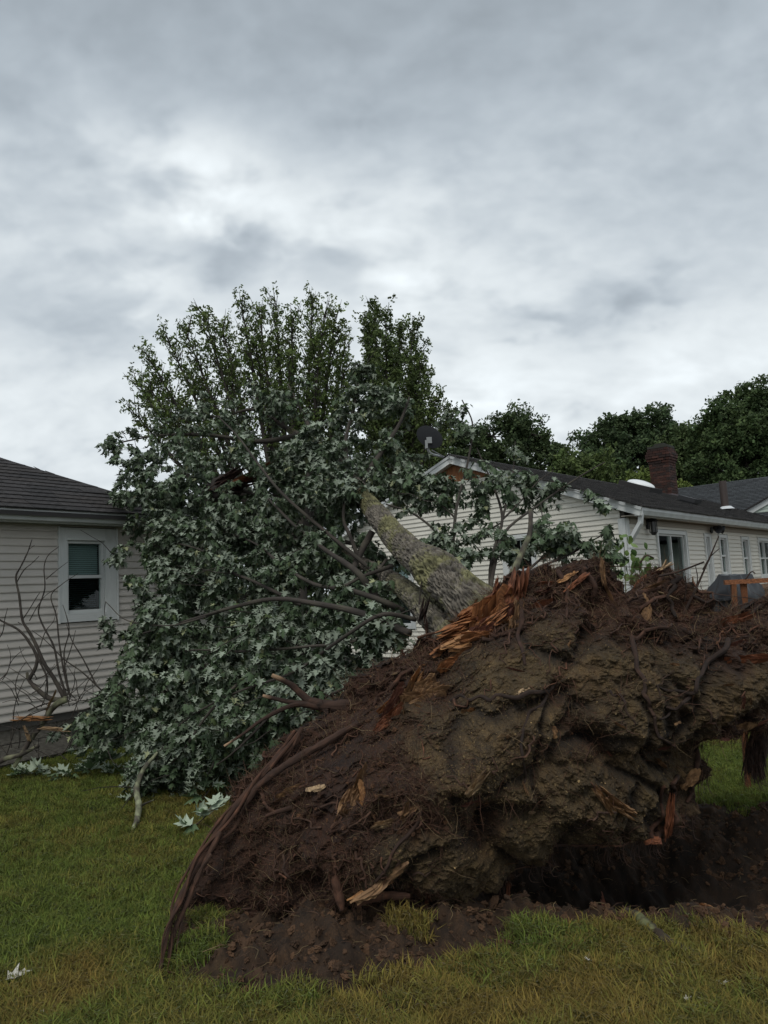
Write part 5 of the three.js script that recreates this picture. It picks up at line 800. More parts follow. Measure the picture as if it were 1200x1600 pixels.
{
  const r = rng(2024), anchors = [];
  for (const [x, y, d, R, n] of puffs) { const c = at(x, y, d); const NN = n * (d < 7.5 && x > 655 ? 0.46 : y < 760 ? (x < 450 ? 0.45 : 0.6) : 1.0); for (let i = 0; i < NN; i++) { const u = V(r() * 2 - 1, r() * 2 - 1, r() * 2 - 1).normalize().multiplyScalar(Math.pow(r(), 0.45) * R); u.y *= 0.9; const p = c.clone().add(u); if (fbm(p.x * 2.2, p.y * 2.2, p.z * 2.2, 2) < 0.0 && r() < 0.8) continue; if (p.y < 0.06) p.y = 0.06 + r() * 0.12; anchors.push({ p, c, R }); } }
  // join every spray to the nearest wood, nearest first
  const NX = [], NY = [], NZ = []; for (const n of twigNodes) { NX.push(n.x); NY.push(n.y); NZ.push(n.z); }
  const near = (p, from = 0) => { let b = 1e9, k = -1; for (let i = from; i < NX.length; i++) { const d = (NX[i] - p.x) ** 2 + (NY[i] - p.y) ** 2 + (NZ[i] - p.z) ** 2; if (d < b) { b = d; k = i; } } return [k, Math.sqrt(b)]; };
  for (const a of anchors) a.d = near(a.p)[1]; anchors.sort((a, b) => a.d - b.d);
  const tw = new MB({ color: true });
  for (const a of anchors) {
    const [k, d] = near(a.p), s = V(NX[k], NY[k], NZ[k]), mid = s.clone().lerp(a.p, 0.5).add(V((r() - 0.5) * 0.2, 0.05 + r() * 0.08, (r() - 0.5) * 0.2).multiplyScalar(Math.min(1, d * 1.4)));
    const rad = 0.0022 + Math.min(0.006, d * 0.004), c = 0.7 + r() * 0.6; tubeInto(tw, [s, mid, a.p], [rad, rad * 0.8, rad * 0.45], 4, { steps: 3, col: [0.05 * c, 0.04 * c, 0.033 * c], caps: false });
    a.dir = a.p.clone().sub(mid).normalize(); const m = Math.max(1, Math.round(d / 0.15)); for (let i = 1; i <= m; i++) { const t = i / m, q = s.clone().multiplyScalar((1 - t) ** 2).addScaledVector(mid, 2 * t * (1 - t)).addScaledVector(a.p, t * t); NX.push(q.x); NY.push(q.y); NZ.push(q.z); }
  }
  // bare ends of twigs standing out of the mass
  for (let i = 0; i < 90; i++) { const a = anchors[Math.floor(r() * anchors.length)]; if (pix(a.p)[0] > 650) continue; let p = a.p.clone(), d = V((r() - 0.65) * 1.3, (r() - 0.45) * 0.9, 0.5 + r() * 0.6).normalize(); const pts = [p.clone()]; for (let k = 0; k < 4; k++) { d.add(V((r() - 0.5) * 0.5, (r() - 0.5) * 0.5, 0)).normalize(); p = p.clone().addScaledVector(d, 0.1 + r() * 0.08); pts.push(p); } tubeInto(tw, pts, [0.005, 0.004, 0.003, 0.002], 4, { steps: 2, col: [0.045, 0.036, 0.03], caps: false }); }
  // leaves hang in drooping sprays
  part('twigs', tw.geo(), branchMat).userData.kind = 'stuff';
  const leaves = [], X = V(0, 0, 0), Y = V(0, 0, 0), Zv = V(0, 0, 0), wind = V(-0.25, 0, 0.55);
  for (const a of anchors) {
    const tone = r(), low = a.p.y < 0.3, flip = 0.25 + 0.5 * smooth(-0.22, 0.3, fbm(a.p.x * 1.1, a.p.y * 1.1, a.p.z * 1.1, 2)), nodes = 6 + Math.floor(r() * 4), ax = a.dir.clone().add(V(0, -0.5, 0)).normalize();
    for (let i = 0; i < nodes * 5; i++) {
      // whorls of leaves round the end of the twig, hanging like a tassel
      const f = Math.floor(i / 5) / nodes, th = r() * 6.283, ra = V(Math.cos(th), 0, Math.sin(th)), p = a.p.clone().addScaledVector(ax, (f - 0.6) * 0.28 + (r() - 0.5) * 0.03).addScaledVector(ra, 0.02 + r() * 0.035); if (p.y < 0.03) p.y = 0.03 + r() * 0.05;
      Y.copy(ra).multiplyScalar(0.35 + r() * 0.6).addScaledVector(ax, 0.25).addScaledVector(wind, r() * 0.5); Y.y -= 0.45 + r() * 0.75; if (low) Y.y *= 0.15; Y.normalize();
      Zv.copy(ra).multiplyScalar(0.8).add(V((r() - 0.5) * 0.9, 0.55 + (r() - 0.5) * 0.8, (r() - 0.5) * 0.9)); if (r() < flip) Zv.negate(); if (low) Zv.y += (r() < 0.6 ? -1 : 1) * 1.4; Zv.normalize(); X.crossVectors(Y, Zv).normalize(); Zv.crossVectors(X, Y).normalize();
      const L = 0.034 + r() * 0.042, c = 0.6 + 0.45 * tone + r() * 0.35, yel = r() < 0.04 ? 0.22 : 0;
      leaves.push({ m: new THREE.Matrix4().makeBasis(X.clone().multiplyScalar(L), Y.clone().multiplyScalar(L), Zv.clone().multiplyScalar(L)).setPosition(p.sub(TO)), c: rgb(c * (1 + yel), c * (1 + yel * 0.5), c * (1 - yel)), k: Math.floor(r() * 3), d: p.clone().add(TO).distanceTo(camera.position) / L });
    }
  }
  // those nearest are leaves of their own, the rest one mass
  leaves.sort((a, b) => a.d - b.d);
  const tones = [0.75, 0.95, 1.15].map((k) => { const m = leafMat.clone(); m.color.setRGB(k, k, k); return m; });
  leaves.slice(0, 300).forEach((l, i) => { const o = mesh('leaf', leafGeos[l.k], tones[i % 3], tree); o.applyMatrix4(l.m); });
  const f = new THREE.Group(); f.name = 'foliage'; f.userData.kind = 'stuff'; tree.add(f);
  for (let k = 0; k < 3; k++) { const s = leaves.slice(300).filter((l) => l.k === k); instanced('leaves', leafGeos[k], leafMat, s.map((l) => l.m), s.map((l) => l.c), f); }
}
// ---------------------------------------------------------------- trees behind the houses
const farLeaf = (() => { // a spray of small leaves
  const mk = (seed) => { const r = rng(seed), b = new MB({ uv: false }); for (let i = 0; i < 9; i++) { const c = V((r() - 0.5) * 1.5, (r() - 0.5) * 1.3, (r() - 0.5) * 1.5), q = new THREE.Quaternion().setFromEuler(new THREE.Euler(r() * 6, r() * 6, r() * 6)), s = 0.34 + r() * 0.2, P = [[0, -0.9, 0], [0.55, -0.25, 0.12], [0.3, 0.1, 0], [0.5, 0.45, 0.1], [0, 1, -0.2], [-0.5, 0.45, 0.1], [-0.3, 0.1, 0], [-0.55, -0.25, 0.12]].map((a) => V(...a).multiplyScalar(s).applyQuaternion(q).add(c)).map((v) => b.v(v.x, v.y, v.z)), m = b.v(c.x, c.y, c.z); for (let k = 0; k < 8; k++) b.tri(m, P[k], P[(k + 1) % 8]); } return b.geo(); };
  return [mk(5), mk(6), mk(7)];
})();
const farMat = new THREE.MeshPhysicalMaterial({ color: 0xffffff, roughness: 0.75, transmission: 0.3, thickness: 0, specularIntensity: 0.35 });
const farBark = new THREE.MeshStandardMaterial({ color: rgb(0.05, 0.042, 0.035), roughness: 0.95 });
function crownOf(t, o, pts, size, tone, seed) {
  const r = rng(seed), sets = farLeaf.map(() => [[], []]), q = new THREE.Quaternion(), e = new THREE.Euler();
  for (const p of pts) { const k = Math.floor(r() * 3), s = size * (0.7 + r() * 0.6); e.set(r() * 6.28, r() * 6.28, r() * 6.28); q.setFromEuler(e); sets[k][0].push(new THREE.Matrix4().compose(p.clone().sub(o), q.clone(), V(s, s, s))); const c = (0.65 + r() * 0.7) * (p.k ?? 1), y = r() * 0.25; sets[k][1].push(rgb(tone[0] * c * (1 + y), tone[1] * c * (1 + y * 0.4), tone[2] * c)); }
  const g = new THREE.Group(); g.name = 'crown'; t.add(g); farLeaf.forEach((gg, i) => instanced('leaf_sprays', gg, farMat, sets[i][0], sets[i][1], g, 'stuff'));
}
// vase-shaped maple: ascending limbs to the rim of the crown, side shoots with leaves all along
function vaseTree(label, foot, forkY, ends, o) {
  const r = rng(o.seed), t = thing(o.name ?? 'maple_tree', label, 'tree', foot), tr = new MB(), leaves = [];
  const fork = foot.clone().add(V(0, forkY, 0));
  tubeInto(tr, [foot.clone(), foot.clone().lerp(fork, 0.5).add(V(0.05, 0, 0)), fork], [0.34, 0.27, 0.23], 10, { steps: 4, wob: 0.12 });
  for (const E of ends) {
    const n = E.clone().sub(fork), out = V(n.x, 0, n.z), mid1 = fork.clone().addScaledVector(n, 0.33).addScaledVector(out, 0.10).add(V(0, -n.y * 0.03, 0)), mid2 = fork.clone().addScaledVector(n, 0.68).addScaledVector(out, 0.06), cr = new THREE.CatmullRomCurve3([fork, mid1, mid2, E], false, 'centripetal'), L = cr.getLength();
    tubeInto(tr, [fork, mid1, mid2, E], [0.13, 0.09, 0.05, 0.008], 6, { steps: 6, wob: 0.12, freq: 3 });
    const shoots = Math.round(L * o.shoots);
    for (let i = 0; i < shoots; i++) {
      const f = lerp(o.from, 1, Math.pow((i + r()) / shoots, 0.8)), s = cr.getPoint(f), tg = cr.getTangent(f), a = r() * 6.283, side = V(Math.cos(a), 0.1 + r() * 0.5, Math.sin(a)).normalize(), len = lerp(1.7, 0.45, f) * (0.45 + r() * 0.75) * o.reach, d = tg.clone().multiplyScalar(0.75).addScaledVector(side, 0.75).normalize();
      const m = s.clone().addScaledVector(d, len * 0.5), e = s.clone().addScaledVector(d, len).add(V(0, len * 0.22, 0)); tubeInto(tr, [s, m, e], [0.022, 0.014, 0.004], 3, { steps: 2, caps: false });
      const c = Math.round(len * o.dense); for (let k = 0; k < c; k++) { const u = 0.15 + 0.9 * r(), p = s.clone().lerp(m, Math.min(1, u * 2)); if (u > 0.5) p.lerp(e, (u - 0.5) * 2); p.add(V((r() - 0.5) * 0.32, (r() - 0.5) * 0.22, (r() - 0.5) * 0.32)); p.k = 0.75 + r() * 0.5; leaves.push(p); }
    }
    for (let k = 0; k < 10; k++) { const p = cr.getPoint(0.86 + r() * 0.15).add(V((r() - 0.5) * 0.4, (r() - 0.2) * 0.3, (r() - 0.5) * 0.4)); leaves.push(p); }
  }
  const g = tr.geo(); g.translate(-foot.x, -foot.y, -foot.z); mesh('trunk', g, farBark, t); crownOf(t, foot, leaves, o.size, o.tone, o.seed + 1);
}
// round-headed tree: clumps round the ends of limbs
function clumpTree(label, foot, puffs, o) {
  const r = rng(o.seed), t = thing(o.name ?? 'broadleaf_tree', label, 'tree', foot), tr = new MB(), leaves = [], c0 = puffs.reduce((a, [p]) => a.add(p), V(0, 0, 0)).multiplyScalar(1 / puffs.length), fork = V(foot.x, lerp(foot.y, c0.y, 0.45), foot.z);
  tubeInto(tr, [foot.clone(), fork], [o.trunk ?? 0.4, (o.trunk ?? 0.4) * 0.7], 9, { steps: 3 });
  for (const [p, R] of puffs) {
    tubeInto(tr, [fork, fork.clone().lerp(p, 0.5).add(V(0, -0.3, 0)), p], [(o.trunk ?? 0.4) * 0.45, 0.12, 0.03], 6, { steps: 5, wob: 0.15, freq: 2 });
    const subs = Math.round(7 + R * 5); for (let s = 0; s < subs; s++) {
      const u = V(r() * 2 - 1, r() * 1.7 - 0.6, r() * 2 - 1).normalize(), q = p.clone().addScaledVector(u, R * (0.55 + r() * 0.5)), rr = R * (0.26 + r() * 0.22); tubeInto(tr, [p, q], [0.035, 0.01], 3, { caps: false });
      const n = Math.round(o.dense * rr * rr * 60); for (let k = 0; k < n; k++) { const v = V(r() * 2 - 1, r() * 2 - 1, r() * 2 - 1).normalize().multiplyScalar(rr * Math.pow(r(), 0.4)); v.y *= 0.8; const l = q.clone().add(v); l.k = 0.8 + r() * 0.4; leaves.push(l); }
    }
  }
  const g = tr.geo(); g.translate(-foot.x, -foot.y, -foot.z); mesh('trunk', g, farBark, t); crownOf(t, foot, leaves, o.size, o.tone, o.seed + 1);
}
{
  const E = (l, d) => l.map(([x, y], i) => at(x, y, d + Math.sin(i * 2.4) * 1.6));
  let f = at(462, 905, 20.5); f.y = 0;
  vaseTree('tall fan-shaped maple standing behind the houses, sky showing between its limbs', f, 2.6, E([[205, 640], [212, 595], [228, 552], [262, 530], [288, 512], [318, 492], [345, 505], [376, 470], [404, 478], [430, 470], [455, 490], [488, 466], [506, 494], [524, 490], [540, 528], [250, 640], [300, 590], [350, 560], [400, 540], [450, 545], [500, 540], [540, 570], [300, 680], [560, 620], [420, 600], [230, 600], [470, 620]], 20.5), { seed: 71, shoots: 5.2, from: 0.44, reach: 1.0, dense: 8, size: 0.095, tone: [0.10, 0.15, 0.045] });
  f = at(610, 915, 24); f.y = 0;
  vaseTree('narrower maple right of the fan-shaped one, behind the satellite dish', f, 2.5, E([[572, 500], [584, 484], [602, 490], [624, 512], [645, 508], [660, 548], [664, 585], [682, 620], [702, 645], [585, 560], [615, 565], [645, 610], [575, 650], [605, 620], [640, 650], [695, 690], [660, 690], [560, 700]], 24), { seed: 83, shoots: 6.2, from: 0.28, reach: 0.9, dense: 13, size: 0.115, tone: [0.09, 0.135, 0.045] });
  const P = (l) => l.map(([x, y, d, R]) => [at(x, y + (y > 800 ? 0 : x > 1105 ? 36 : 22), d), R]);
  const foot = (x, d) => { const p = at(x, 900, d); p.y = 0; return p; };
  clumpTree('dark tree showing above the cream gable', foot(800, 34), P([[745, 690, 34, 1.6], [770, 660, 34, 1.1], [805, 668, 34, 1.4], [828, 655, 34, 0.9], [850, 685, 34, 1.2], [862, 700, 34, 0.9], [790, 710, 34, 1.6], [835, 720, 34, 1.4], [735, 725, 34, 1.4], [730, 655, 34, 0.7]]), { seed: 101, dense: 1.3, size: 0.19, tone: [0.068, 0.107, 0.046] });
  clumpTree('pale green bushy tree just behind the cream roof', foot(905, 32), P([[880, 722, 32, 1.1], [905, 715, 32, 1.0], [930, 712, 32, 1.0], [950, 735, 32, 1.0], [900, 745, 32, 1.2], [860, 740, 32, 1.0], [965, 750, 32, 0.8]]), { seed: 111, dense: 1.1, size: 0.2, tone: [0.093, 0.139, 0.046], trunk: 0.25 });
  clumpTree('dark broad tree left of the brick chimney', foot(985, 40), P([[945, 685, 40, 1.6], [975, 665, 40, 1.5], [1010, 655, 40, 1.6], [1030, 668, 40, 1.4], [955, 710, 40, 1.8], [1000, 700, 40, 2.2], [1040, 705, 40, 1.8], [925, 700, 40, 1.0], [985, 735, 40, 1.8], [1035, 740, 40, 1.6]]), { seed: 121, dense: 1.3, size: 0.21, tone: [0.059, 0.098, 0.043], trunk: 0.5 });
  clumpTree('yellow-green young tree directly behind the chimney', foot(1002, 30), P([[1000, 728, 30, 0.55], [1003, 745, 30, 0.7], [1010, 760, 30, 0.8], [990, 758, 30, 0.6], [1065, 745, 30, 0.5]]), { seed: 131, dense: 1.6, size: 0.16, tone: [0.133, 0.186, 0.046], trunk: 0.12 });
  clumpTree('mid green tree between the chimney and the tallest tree', foot(1080, 38), P([[1070, 672, 38, 1.3], [1090, 685, 38, 1.4], [1062, 705, 38, 1.6], [1095, 720, 38, 1.8], [1070, 740, 38, 1.6], [1110, 745, 38, 1.6], [1100, 665, 38, 0.8]]), { seed: 141, dense: 1.3, size: 0.2, tone: [0.088, 0.137, 0.055], trunk: 0.35 });
  clumpTree('tallest dark tree at the right, over the grey roof', foot(1185, 36), P([[1130, 640, 36, 1.4], [1160, 618, 36, 1.5], [1195, 612, 36, 1.8], [1140, 670, 36, 1.8], [1180, 655, 36, 2.2], [1225, 640, 36, 2.2], [1115, 695, 36, 1.4], [1150, 705, 36, 1.8], [1195, 705, 36, 2.0], [1230, 700, 36, 2.4], [1150, 745, 36, 1.6], [1200, 745, 36, 1.8], [1270, 640, 36, 2.4], [1280, 720, 36, 2.4]]), { seed: 151, dense: 1.25, size: 0.21, tone: [0.068, 0.113, 0.043], trunk: 0.5 });
  // a hedge of growth closing the view low down between the houses
  clumpTree('dense dark shrubbery between the two houses', foot(420, 26), P([[300, 850, 26, 1.6], [370, 840, 26, 1.7], [440, 850, 26, 1.7], [500, 840, 26, 1.6], [330, 890, 26, 1.6], [420, 900, 26, 1.7], [500, 900, 26, 1.6], [260, 880, 26, 1.5], [540, 880, 26, 1.2]]), { name: 'shrubbery', seed: 161, dense: 0.8, size: 0.19, tone: [0.068, 0.107, 0.043], trunk: 0.2 });
}
// ---------------------------------------------------------------- smaller things
const sprigMat = leafMat.clone(); sprigMat.color.setRGB(1.8, 1.8, 1.8);
// bare broken branch against the tan house
{
  const t = thing('bare_branch', 'leafless broken branch leaning against the tan siding under the window', 'branch', onGround(60, 1192)), o = t.position.clone(), D = 7.25, r = rng(31);
  const put = (n, l, r0, r1, k = 1, lich = 0.05, d = D) => { const p = l.map(([x, y, q]) => at(x, y, q ?? d)), g = tube(p, p.map((_, i) => lerp(r0, r1, i / (p.length - 1))), 7, { steps: 5, wob: 0.16, freq: 20, col: branchCol(k, lich) }); g.translate(-o.x, -o.y, -o.z); mesh(n, g, branchMat, t); };
  put('stem', [[100, 1096], [75, 1090], [55, 1074], [44, 1060], [42, 1050]], 0.03, 0.012, 1.2, 0.2);
  put('stem', [[45, 1062], [56, 1042], [58, 1028], [46, 1004], [30, 985], [0, 969], [-14, 960]], 0.02, 0.007);
  put('stem', [[100, 1090], [84, 1060], [68, 1035], [55, 1005], [44, 985], [36, 972], [30, 930], [25, 900], [32, 886], [42, 866], [50, 843]], 0.022, 0.004);
  put('stem', [[60, 1030], [72, 1055], [74, 1075], [73, 1090]], 0.01, 0.008);
  put('twig', [[26, 910], [38, 890], [50, 880], [61, 869]], 0.006, 0.003); put('twig', [[34, 970], [44, 955], [58, 932], [62, 926]], 0.006, 0.003); put('twig', [[38, 872], [46, 858], [54, 852]], 0.004, 0.002); put('twig', [[28, 972], [34, 976]], 0.004, 0.003);
  put('twig', [[105, 1092], [92, 1050], [84, 1010], [66, 975], [60, 955], [70, 920], [69, 885], [75, 868], [92, 854]], 0.012, 0.003); put('twig', [[72, 905], [90, 890], [106, 878]], 0.005, 0.002);
  put('twig', [[108, 1085], [98, 1040], [92, 1000], [88, 962], [80, 930], [98, 912], [122, 896]], 0.010, 0.003); put('twig', [[46, 970], [60, 945], [72, 930], [92, 917]], 0.005, 0.002);
  put('twig', [[110, 1090], [104, 1060], [100, 1020], [108, 985], [103, 960], [98, 945]], 0.009, 0.003); put('twig', [[98, 1050], [112, 1010], [118, 985]], 0.006, 0.003); put('twig', [[150, 1070], [130, 1030], [112, 1000], [104, 975]], 0.008, 0.003); put('twig', [[160, 1080], [128, 1050], [100, 1030], [70, 1000], [50, 985]], 0.008, 0.003);
  put('twig', [[62, 1012], [72, 985], [84, 970], [88, 950]], 0.005, 0.002); put('twig', [[30, 1095], [24, 1075], [30, 1050], [40, 1035]], 0.005, 0.003); put('twig', [[20, 1150], [22, 1110], [28, 1085], [38, 1062]], 0.006, 0.003); put('twig', [[-5, 1002], [4, 988], [8, 965], [12, 950]], 0.006, 0.003); put('twig', [[0, 1002], [-8, 1000]], 0.004, 0.004);
  put('twig', [[44, 1110], [70, 1100], [88, 1095]], 0.008, 0.005); put('twig', [[28, 1125], [60, 1112], [96, 1100], [128, 1090]], 0.006, 0.004); put('twig', [[10, 1180], [30, 1130], [50, 1118], [60, 1130]], 0.005, 0.003);
  put('log', [[104, 1092], [84, 1104], [66, 1130], [50, 1152], [34, 1178], [22, 1198]], 0.034, 0.020, 1.5, 0.8, 7.15); put('log', [[-10, 1195], [10, 1185], [30, 1180], [60, 1165]], 0.026, 0.018, 1.3, 0.5, 7.1);
  for (let i = 0; i < 46; i++) { const x = -6 + r() * 170, y = 1060 + r() * 130, l = [[x, y]]; let a = -1.57 + (r() - 0.5) * 2.8; for (let k = 0; k < 4; k++) { a += (r() - 0.5) * 0.9; l.push([l[k][0] + Math.cos(a) * 15, Math.min(1195, l[k][1] + Math.sin(a) * 15)]); } put('twig', l, 0.005, 0.002, 0.9, 0.05, 7.0 + r() * 0.35); }
}
// broken boards at the foot of the tan house
for (const [x, y, L, W, a, lab] of [[48, 1123, 0.26, 0.045, -0.05, 'orange split wood strip lying topmost at the house foundation'], [82, 1139, 0.2, 0.035, -0.16, 'pale split wood strip right of the leaning branch'], [42, 1147, 0.10, 0.03, 1.9, 'short pale wood shard standing on end at the foundation'], [79, 1096, 0.14, 0.018, 1.1, 'thin pale splinter standing on the mossy log']]) {
  const p = at(x, y, 7.08), o = mesh('broken_wood', splinter(L, W, 0.02, Math.round(x * 7), 4), woodMats[lab.startsWith('orange') ? 2 : 4]); o.position.copy(p); o.rotation.z = a; tag(o, lab, 'wood shard', null);
}
// lichen-covered branch on the lawn
{
  const pts = [[246, 1176, 6.15], [226, 1200, 6.05], [214, 1228, 5.95], [217, 1262, 5.72], [213, 1284, 5.55], [205, 1302, 5.42]].map(([x, y, d]) => at(x, y, d)), t = thing('lichen_branch', 'pale lichen-covered branch lying on the lawn below the silver leaves', 'branch', pts[4].clone().setY(0)), o = t.position;
  const mk = (n, p, ra) => { const g = tube(p, ra, 12, { steps: 10, wob: 0.3, freq: 16, col: (u, x, y, z) => { const k = 0.75 + fbm(x * 16, y * 16, z * 16, 3) * 0.8, q = smooth(-0.15, 0.15, fbm(x * 11, y * 11, z * 11, 3)); return [lerp(0.09, 0.30, q) * k, lerp(0.08, 0.32, q) * k, lerp(0.06, 0.19, q) * k]; } }); g.translate(-o.x, -o.y, -o.z); mesh(n, g, branchMat, t); };
  mk('stem', pts, [0.012, 0.019, 0.022, 0.024, 0.020, 0.008]); mk('side_twig', [pts[3], onGround(228, 1255, 0.08), onGround(240, 1250, 0.12)], [0.012, 0.008, 0.004]); mk('side_twig', [pts[2], onGround(232, 1222, 0.09), onGround(250, 1218, 0.1)], [0.01, 0.007, 0.003]);
}
// sprigs of silver leaves on the lawn
function sprig(label, px, py, w, n, seed, up = 0, grp) {
  const c = onGround(px, py), t = thing('leaf_sprig', label, 'leaf sprig', c, 0, grp), r = rng(seed), ax = r() * 0.6 - 0.3, X = V(0, 0, 0), Y = V(0, 0, 0), Z = V(0, 0, 0);
  mesh('twig', tube([V(-w, 0.02, ax * w), V(0, 0.03 + up * 0.5, 0), V(w * 0.8, 0.03 + up, -ax * w)], [0.005, 0.004, 0.002], 5, { steps: 4, col: branchCol(1, 0) }), branchMat, t);
  for (let i = 0; i < n; i++) { const u = r() * 2 - 1; Y.set(u * 1.2 + (r() - 0.5) * 1.4, (r() - 0.35) * 0.7, (r() - 0.5) * 2).normalize(); Z.set((r() - 0.5) * 0.9, r() < 0.85 ? -1 : 1, (r() - 0.5) * 0.9); X.crossVectors(Y, Z).normalize(); Z.crossVectors(X, Y).normalize(); const L = 0.075 + r() * 0.05; const o = mesh('leaf', leafGeos[Math.floor(r() * 2)], sprigMat, t); o.applyMatrix4(new THREE.Matrix4().makeBasis(X.multiplyScalar(L), Y.multiplyScalar(L), Z.multiplyScalar(L)).setPosition(u * w, 0.03 + r() * 0.06 + up * (0.5 + u * 0.5), (r() - 0.5) * w * 0.5)); }
}
sprig('silver leaf sprig lying farthest left on the lawn', 52, 1216, 0.15, 20, 1); sprig('small silver leaf sprig on the lawn, second from the left', 106, 1220, 0.08, 12, 2); sprig('bright silver leaf heap lying in front of the fallen crown', 152, 1208, 0.15, 34, 3, 0.08); sprig('silver leaf sprig touching the lichen-covered branch', 192, 1215, 0.14, 24, 4, 0.04); sprig('leafy sprig standing in the dry grass beside the arching root', 318, 1305, 0.12, 14, 5, 0.16); sprig('upper leafy sprig behind the arching root', 322, 1262, 0.08, 8, 6, 0.14); sprig('small sprig of leaves right of the leaf heap', 140, 1216, 0.06, 8, 7);
// single leaves and bits on the ground
{
  const one = (label, px, py, s, seed, white, grp) => { const r = rng(seed), c = onGround(px, py), o = mesh('fallen_leaf', leafGeos[Math.floor(r() * 2)], white ? paleLeaf : sprigMat); o.position.copy(c).add(V(0, groundH(c.x, c.z) + 0.025, 0)); o.rotation.set(1.57 + (r() - 0.5) * 0.6, (r() - 0.5) * 0.5, r() * 6.283); o.scale.setScalar(s); tag(o, label, 'leaf', grp); };
  const paleLeaf = std(0.5, 0.48, 0.42, 0.8, { side: THREE.DoubleSide });
  one('silver maple leaf lying upturned on bare soil near the pit', 1155, 1402, 0.075, 3, false); one('curled grey-white leaf on the grass at the left edge', 12, 1536, 0.09, 8, true); one('second curled leaf touching the one at the left edge', 22, 1530, 0.06, 9, true);
  [[68, 1592], [840, 1545], [924, 1523], [876, 1528], [1085, 1565], [1072, 1577], [1098, 1585], [175, 1250], [270, 1392], [760, 1290], [1010, 1410], [1130, 1540]].forEach(([x, y], i) => one('tiny pale leaf scrap, ' + ['at the bottom edge left of centre', 'at the edge of the dark grass tuft', 'among dry grass right of the dark tuft', 'left of the scrap among dry grass', 'in dry grass at lower right', 'lowest of the pair in dry grass', 'right end of the lower right pair', 'on the lawn beside the lichen branch', 'on the lawn beside the arching root', 'caught on the torn soil face', 'at the dark pit mouth', 'in the grass below the mossy root end'][i], x, y, 0.016 + (i % 4) * 0.007, 20 + i, true, 'pale leaf scraps scattered over the ground'));
}
// wood chips on the bare soil
[[1105, 1395, 0.09, 'orange-brown wood chunk lying on the soil at the pit edge', 2, 0.05], [1095, 1372, 0.14, 'pointed reddish root fragment lying beside the orange chunk', 3, 0.03], [1010, 1372, 0.05, 'small reddish wood chip at the dark mouth of the pit', 1, 0.03], [795, 1412, 0.11, 'reddish root stub standing upright in front of the pit', 1, 0.02], [668, 1432, 0.09, 'small red root peg standing below the torn roots', 1, 0.02], [945, 1408, 0.12, 'brown stick lying on the soil below the plate', 5, 0.02]].forEach(([x, y, L, lab, m, W], i) => { const c = onGround(x, y, 0.02), o = mesh('wood_chip', splinter(L, W, 0.015, 300 + i, 4), woodMats[m]); o.position.copy(c).setY(groundH(c.x, c.z) + 0.03); o.rotation.set(-0.6, 0, i === 3 || i === 4 ? 1.4 : -0.5 - i * 0.2); tag(o, lab, 'wood chip'); });
// mossy root lying in the grass on the right
{
  const pts = [[965, 1410], [985, 1425], [1010, 1445], [1035, 1465], [1065, 1480], [1095, 1490]].map(([x, y], i) => { const c = onGround(x, y, 0.03); c.y = groundH(c.x, c.z) + 0.022; return c; }), t = thing('mossy_root', 'dark root with green lichen patches lying in the grass right of centre', 'root', pts[2].clone()), o = t.position;
  const g = tube(pts, [0.008, 0.024, 0.028, 0.025, 0.018, 0.004], 14, { steps: 10, wob: 0.6, freq: 22, col: (u, x, y, z) => { const k = 0.7 + fbm(x * 18, y * 18, z * 18, 3) * 0.9, q = smooth(0.02, 0.2, fbm(x * 12, y * 12, z * 12 + 3, 3)) * smooth(0.05, 0.2, u) * smooth(0.9, 0.6, u); return [lerp(0.06, 0.20, q) * k, lerp(0.042, 0.215, q) * k, lerp(0.026, 0.10, q) * k]; } }); g.translate(-o.x, -o.y, -o.z); mesh('bark', g, branchMat, t);
}
// covered grill by the cream house
{
  const p = at(1146, 905, 10.2), t = thing('covered_grill', 'grill under a black cover beside the cream wall, behind the roots', 'grill', V(p.x, 0, p.z), 0.5), H = p.y + 0.06, cover = std(0.018, 0.019, 0.022, 0.42), g = new THREE.BoxGeometry(0.56, H, 0.5, 14, 20, 12), q = g.attributes.position;
  for (let i = 0; i < q.count; i++) { let x = q.getX(i), y = q.getY(i) + H / 2, z = q.getZ(i); const k = y / H, top = smooth(0.86, 1, k); x *= 1 - 0.32 * top; z *= 1 - 0.55 * top; const f = N3(x * 5, y * 2, z * 5) * 0.05 + N3(x * 14, y * 4, z * 14) * 0.02; q.setXYZ(i, x * (1 + 0.05 * (1 - k)) + f, Math.max(0.03, y + (k > 0.9 ? N3(x * 6, 1, z * 6) * 0.04 : 0)), z + f); }
  g.computeVertexNormals(); mesh('cover', g.toNonIndexed(), cover, t); g.computeVertexNormals();
  for (const s of [-1, 1]) mesh('wheel', new THREE.CylinderGeometry(0.07, 0.07, 0.04, 16).rotateX(1.571).translate(s * 0.22, 0.07, 0.26), M.black, t);
  mesh('side_shelf', boxG(0.22, 0.03, 0.34, -0.36, H * 0.8, 0), cover, t);
}
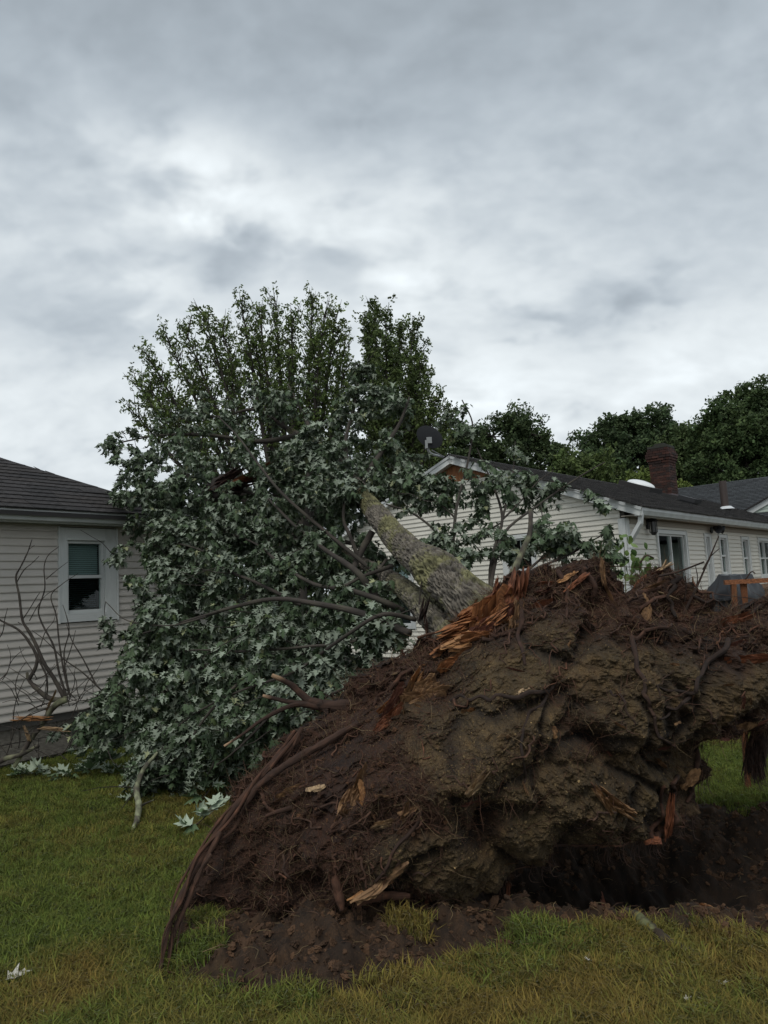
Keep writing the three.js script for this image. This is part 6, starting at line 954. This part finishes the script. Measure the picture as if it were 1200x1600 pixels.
// slatted orange wooden frame behind the right end of the roots
{
  const p = at(1168, 926, 5.6), t = thing('slatted_screen', 'orange-brown slatted wooden frame standing behind the right end of the roots', 'wooden screen', V(p.x, 0, p.z), -0.15), y0 = p.y - 0.12, y1 = p.y + 0.085, w = woodMats[2].clone(); w.color.setRGB(0.36, 0.14, 0.055);
  for (const x of [-0.14, 0.34]) { const o = mesh('post', boxG(0.035, y1, 0.035, 0, y1 / 2, 0), w, t); o.position.x = x; o.rotation.z = x < 0 ? -0.03 : 0; }
  mesh('rail', boxG(0.52, 0.035, 0.03, 0.1, y1 - 0.0, 0.004), w, t); mesh('rail', boxG(0.46, 0.03, 0.026, 0.1, y0, 0.006), w, t);
  for (let i = 0; i < 4; i++) { const o = mesh('slat', boxG(0.028, y1 - y0, 0.014, 0, (y0 + y1) / 2, -0.012), w, t); o.position.x = -0.07 + i * 0.1; o.rotation.z = 0.04 * (i % 2 ? 1 : -1); }
}
// deck along the cream house
{
  const o = V(2.5, 0, 0.2).applyAxisAngle(V(0, 1, 0), RH.turn).add(RH.origin), t = thing('wooden_deck', 'low brown wooden deck along the cream side wall', 'deck', o, RH.turn), w = std(0.2, 0.11, 0.05, 0.8, { map: TX.wood });
  for (let i = 0; i < 8; i++) { const b = mesh('plank', boxG(7.5, 0.03, 0.135, 3, 1.30, 0.2 + i * 0.142 - 0.5), w, t); b.position.y = (i % 3) * 0.002; }
  mesh('rim_board', boxG(7.5, 0.16, 0.03, 3, 1.2, 0.72), w, t); for (let i = 0; i < 4; i++) mesh('post', boxG(0.09, 1.12, 0.09, -0.6 + i * 2.4, 0.56, 0.64), w, t);
}
// green shrub at the house corner
{
  const c = at(962, 872, 6.4), t = thing('shrub', 'light green leafy sapling in front of the downspout corner', 'shrub', V(c.x, 0, c.z)), r = rng(9), o = t.position, lg = (() => { const b = new MB({ uv: false }), m = b.v(0, 0.5, 0.05), P = [[0, 0], [0.3, 0.25], [0.36, 0.55], [0.2, 0.85], [0, 1.05], [-0.2, 0.85], [-0.36, 0.55], [-0.3, 0.25]].map(([x, y]) => b.v(x, y, -0.2 * Math.abs(x) - 0.15 * y * y)); for (let i = 0; i < 8; i++) b.tri(m, P[i], P[(i + 1) % 8]); return b.geo(); })();
  const lm = [[0.13, 0.22, 0.05], [0.10, 0.18, 0.05], [0.18, 0.27, 0.07]].map((q) => new THREE.MeshPhysicalMaterial({ color: rgb(...q), roughness: 0.6, transmission: 0.35, thickness: 0 }));
  for (const [x, y, dx] of [[955, 856, -0.1], [975, 848, 0], [990, 862, 0.05], [1000, 880, 0.15], [945, 875, -0.1], [965, 880, 0], [985, 890, 0.1], [1008, 868, 0.1]]) {
    const e = at(x, y, 6.3 + r() * 0.2), s = V(o.x + dx * 0.5, 0.3, o.z); const g = tube([s, s.clone().lerp(e, 0.55).add(V(dx, 0, 0)), e], [0.008, 0.006, 0.003], 5, { steps: 4 }); g.translate(-o.x, -o.y, -o.z); mesh('stem', g, std(0.12, 0.14, 0.05, 0.8), t);
    for (let i = 0; i < 11; i++) { const L = 0.055 + r() * 0.035, l = mesh('leaf', lg, lm[Math.floor(r() * 3)], t); l.position.copy(e).sub(o).add(V((r() - 0.5) * 0.16, (r() - 0.6) * 0.2, (r() - 0.5) * 0.16)); l.rotation.set((r() - 0.5) * 2, r() * 6.28, 2.2 + r() * 1.9); l.scale.setScalar(L); }
  }
}
renderer.render(scene, camera);
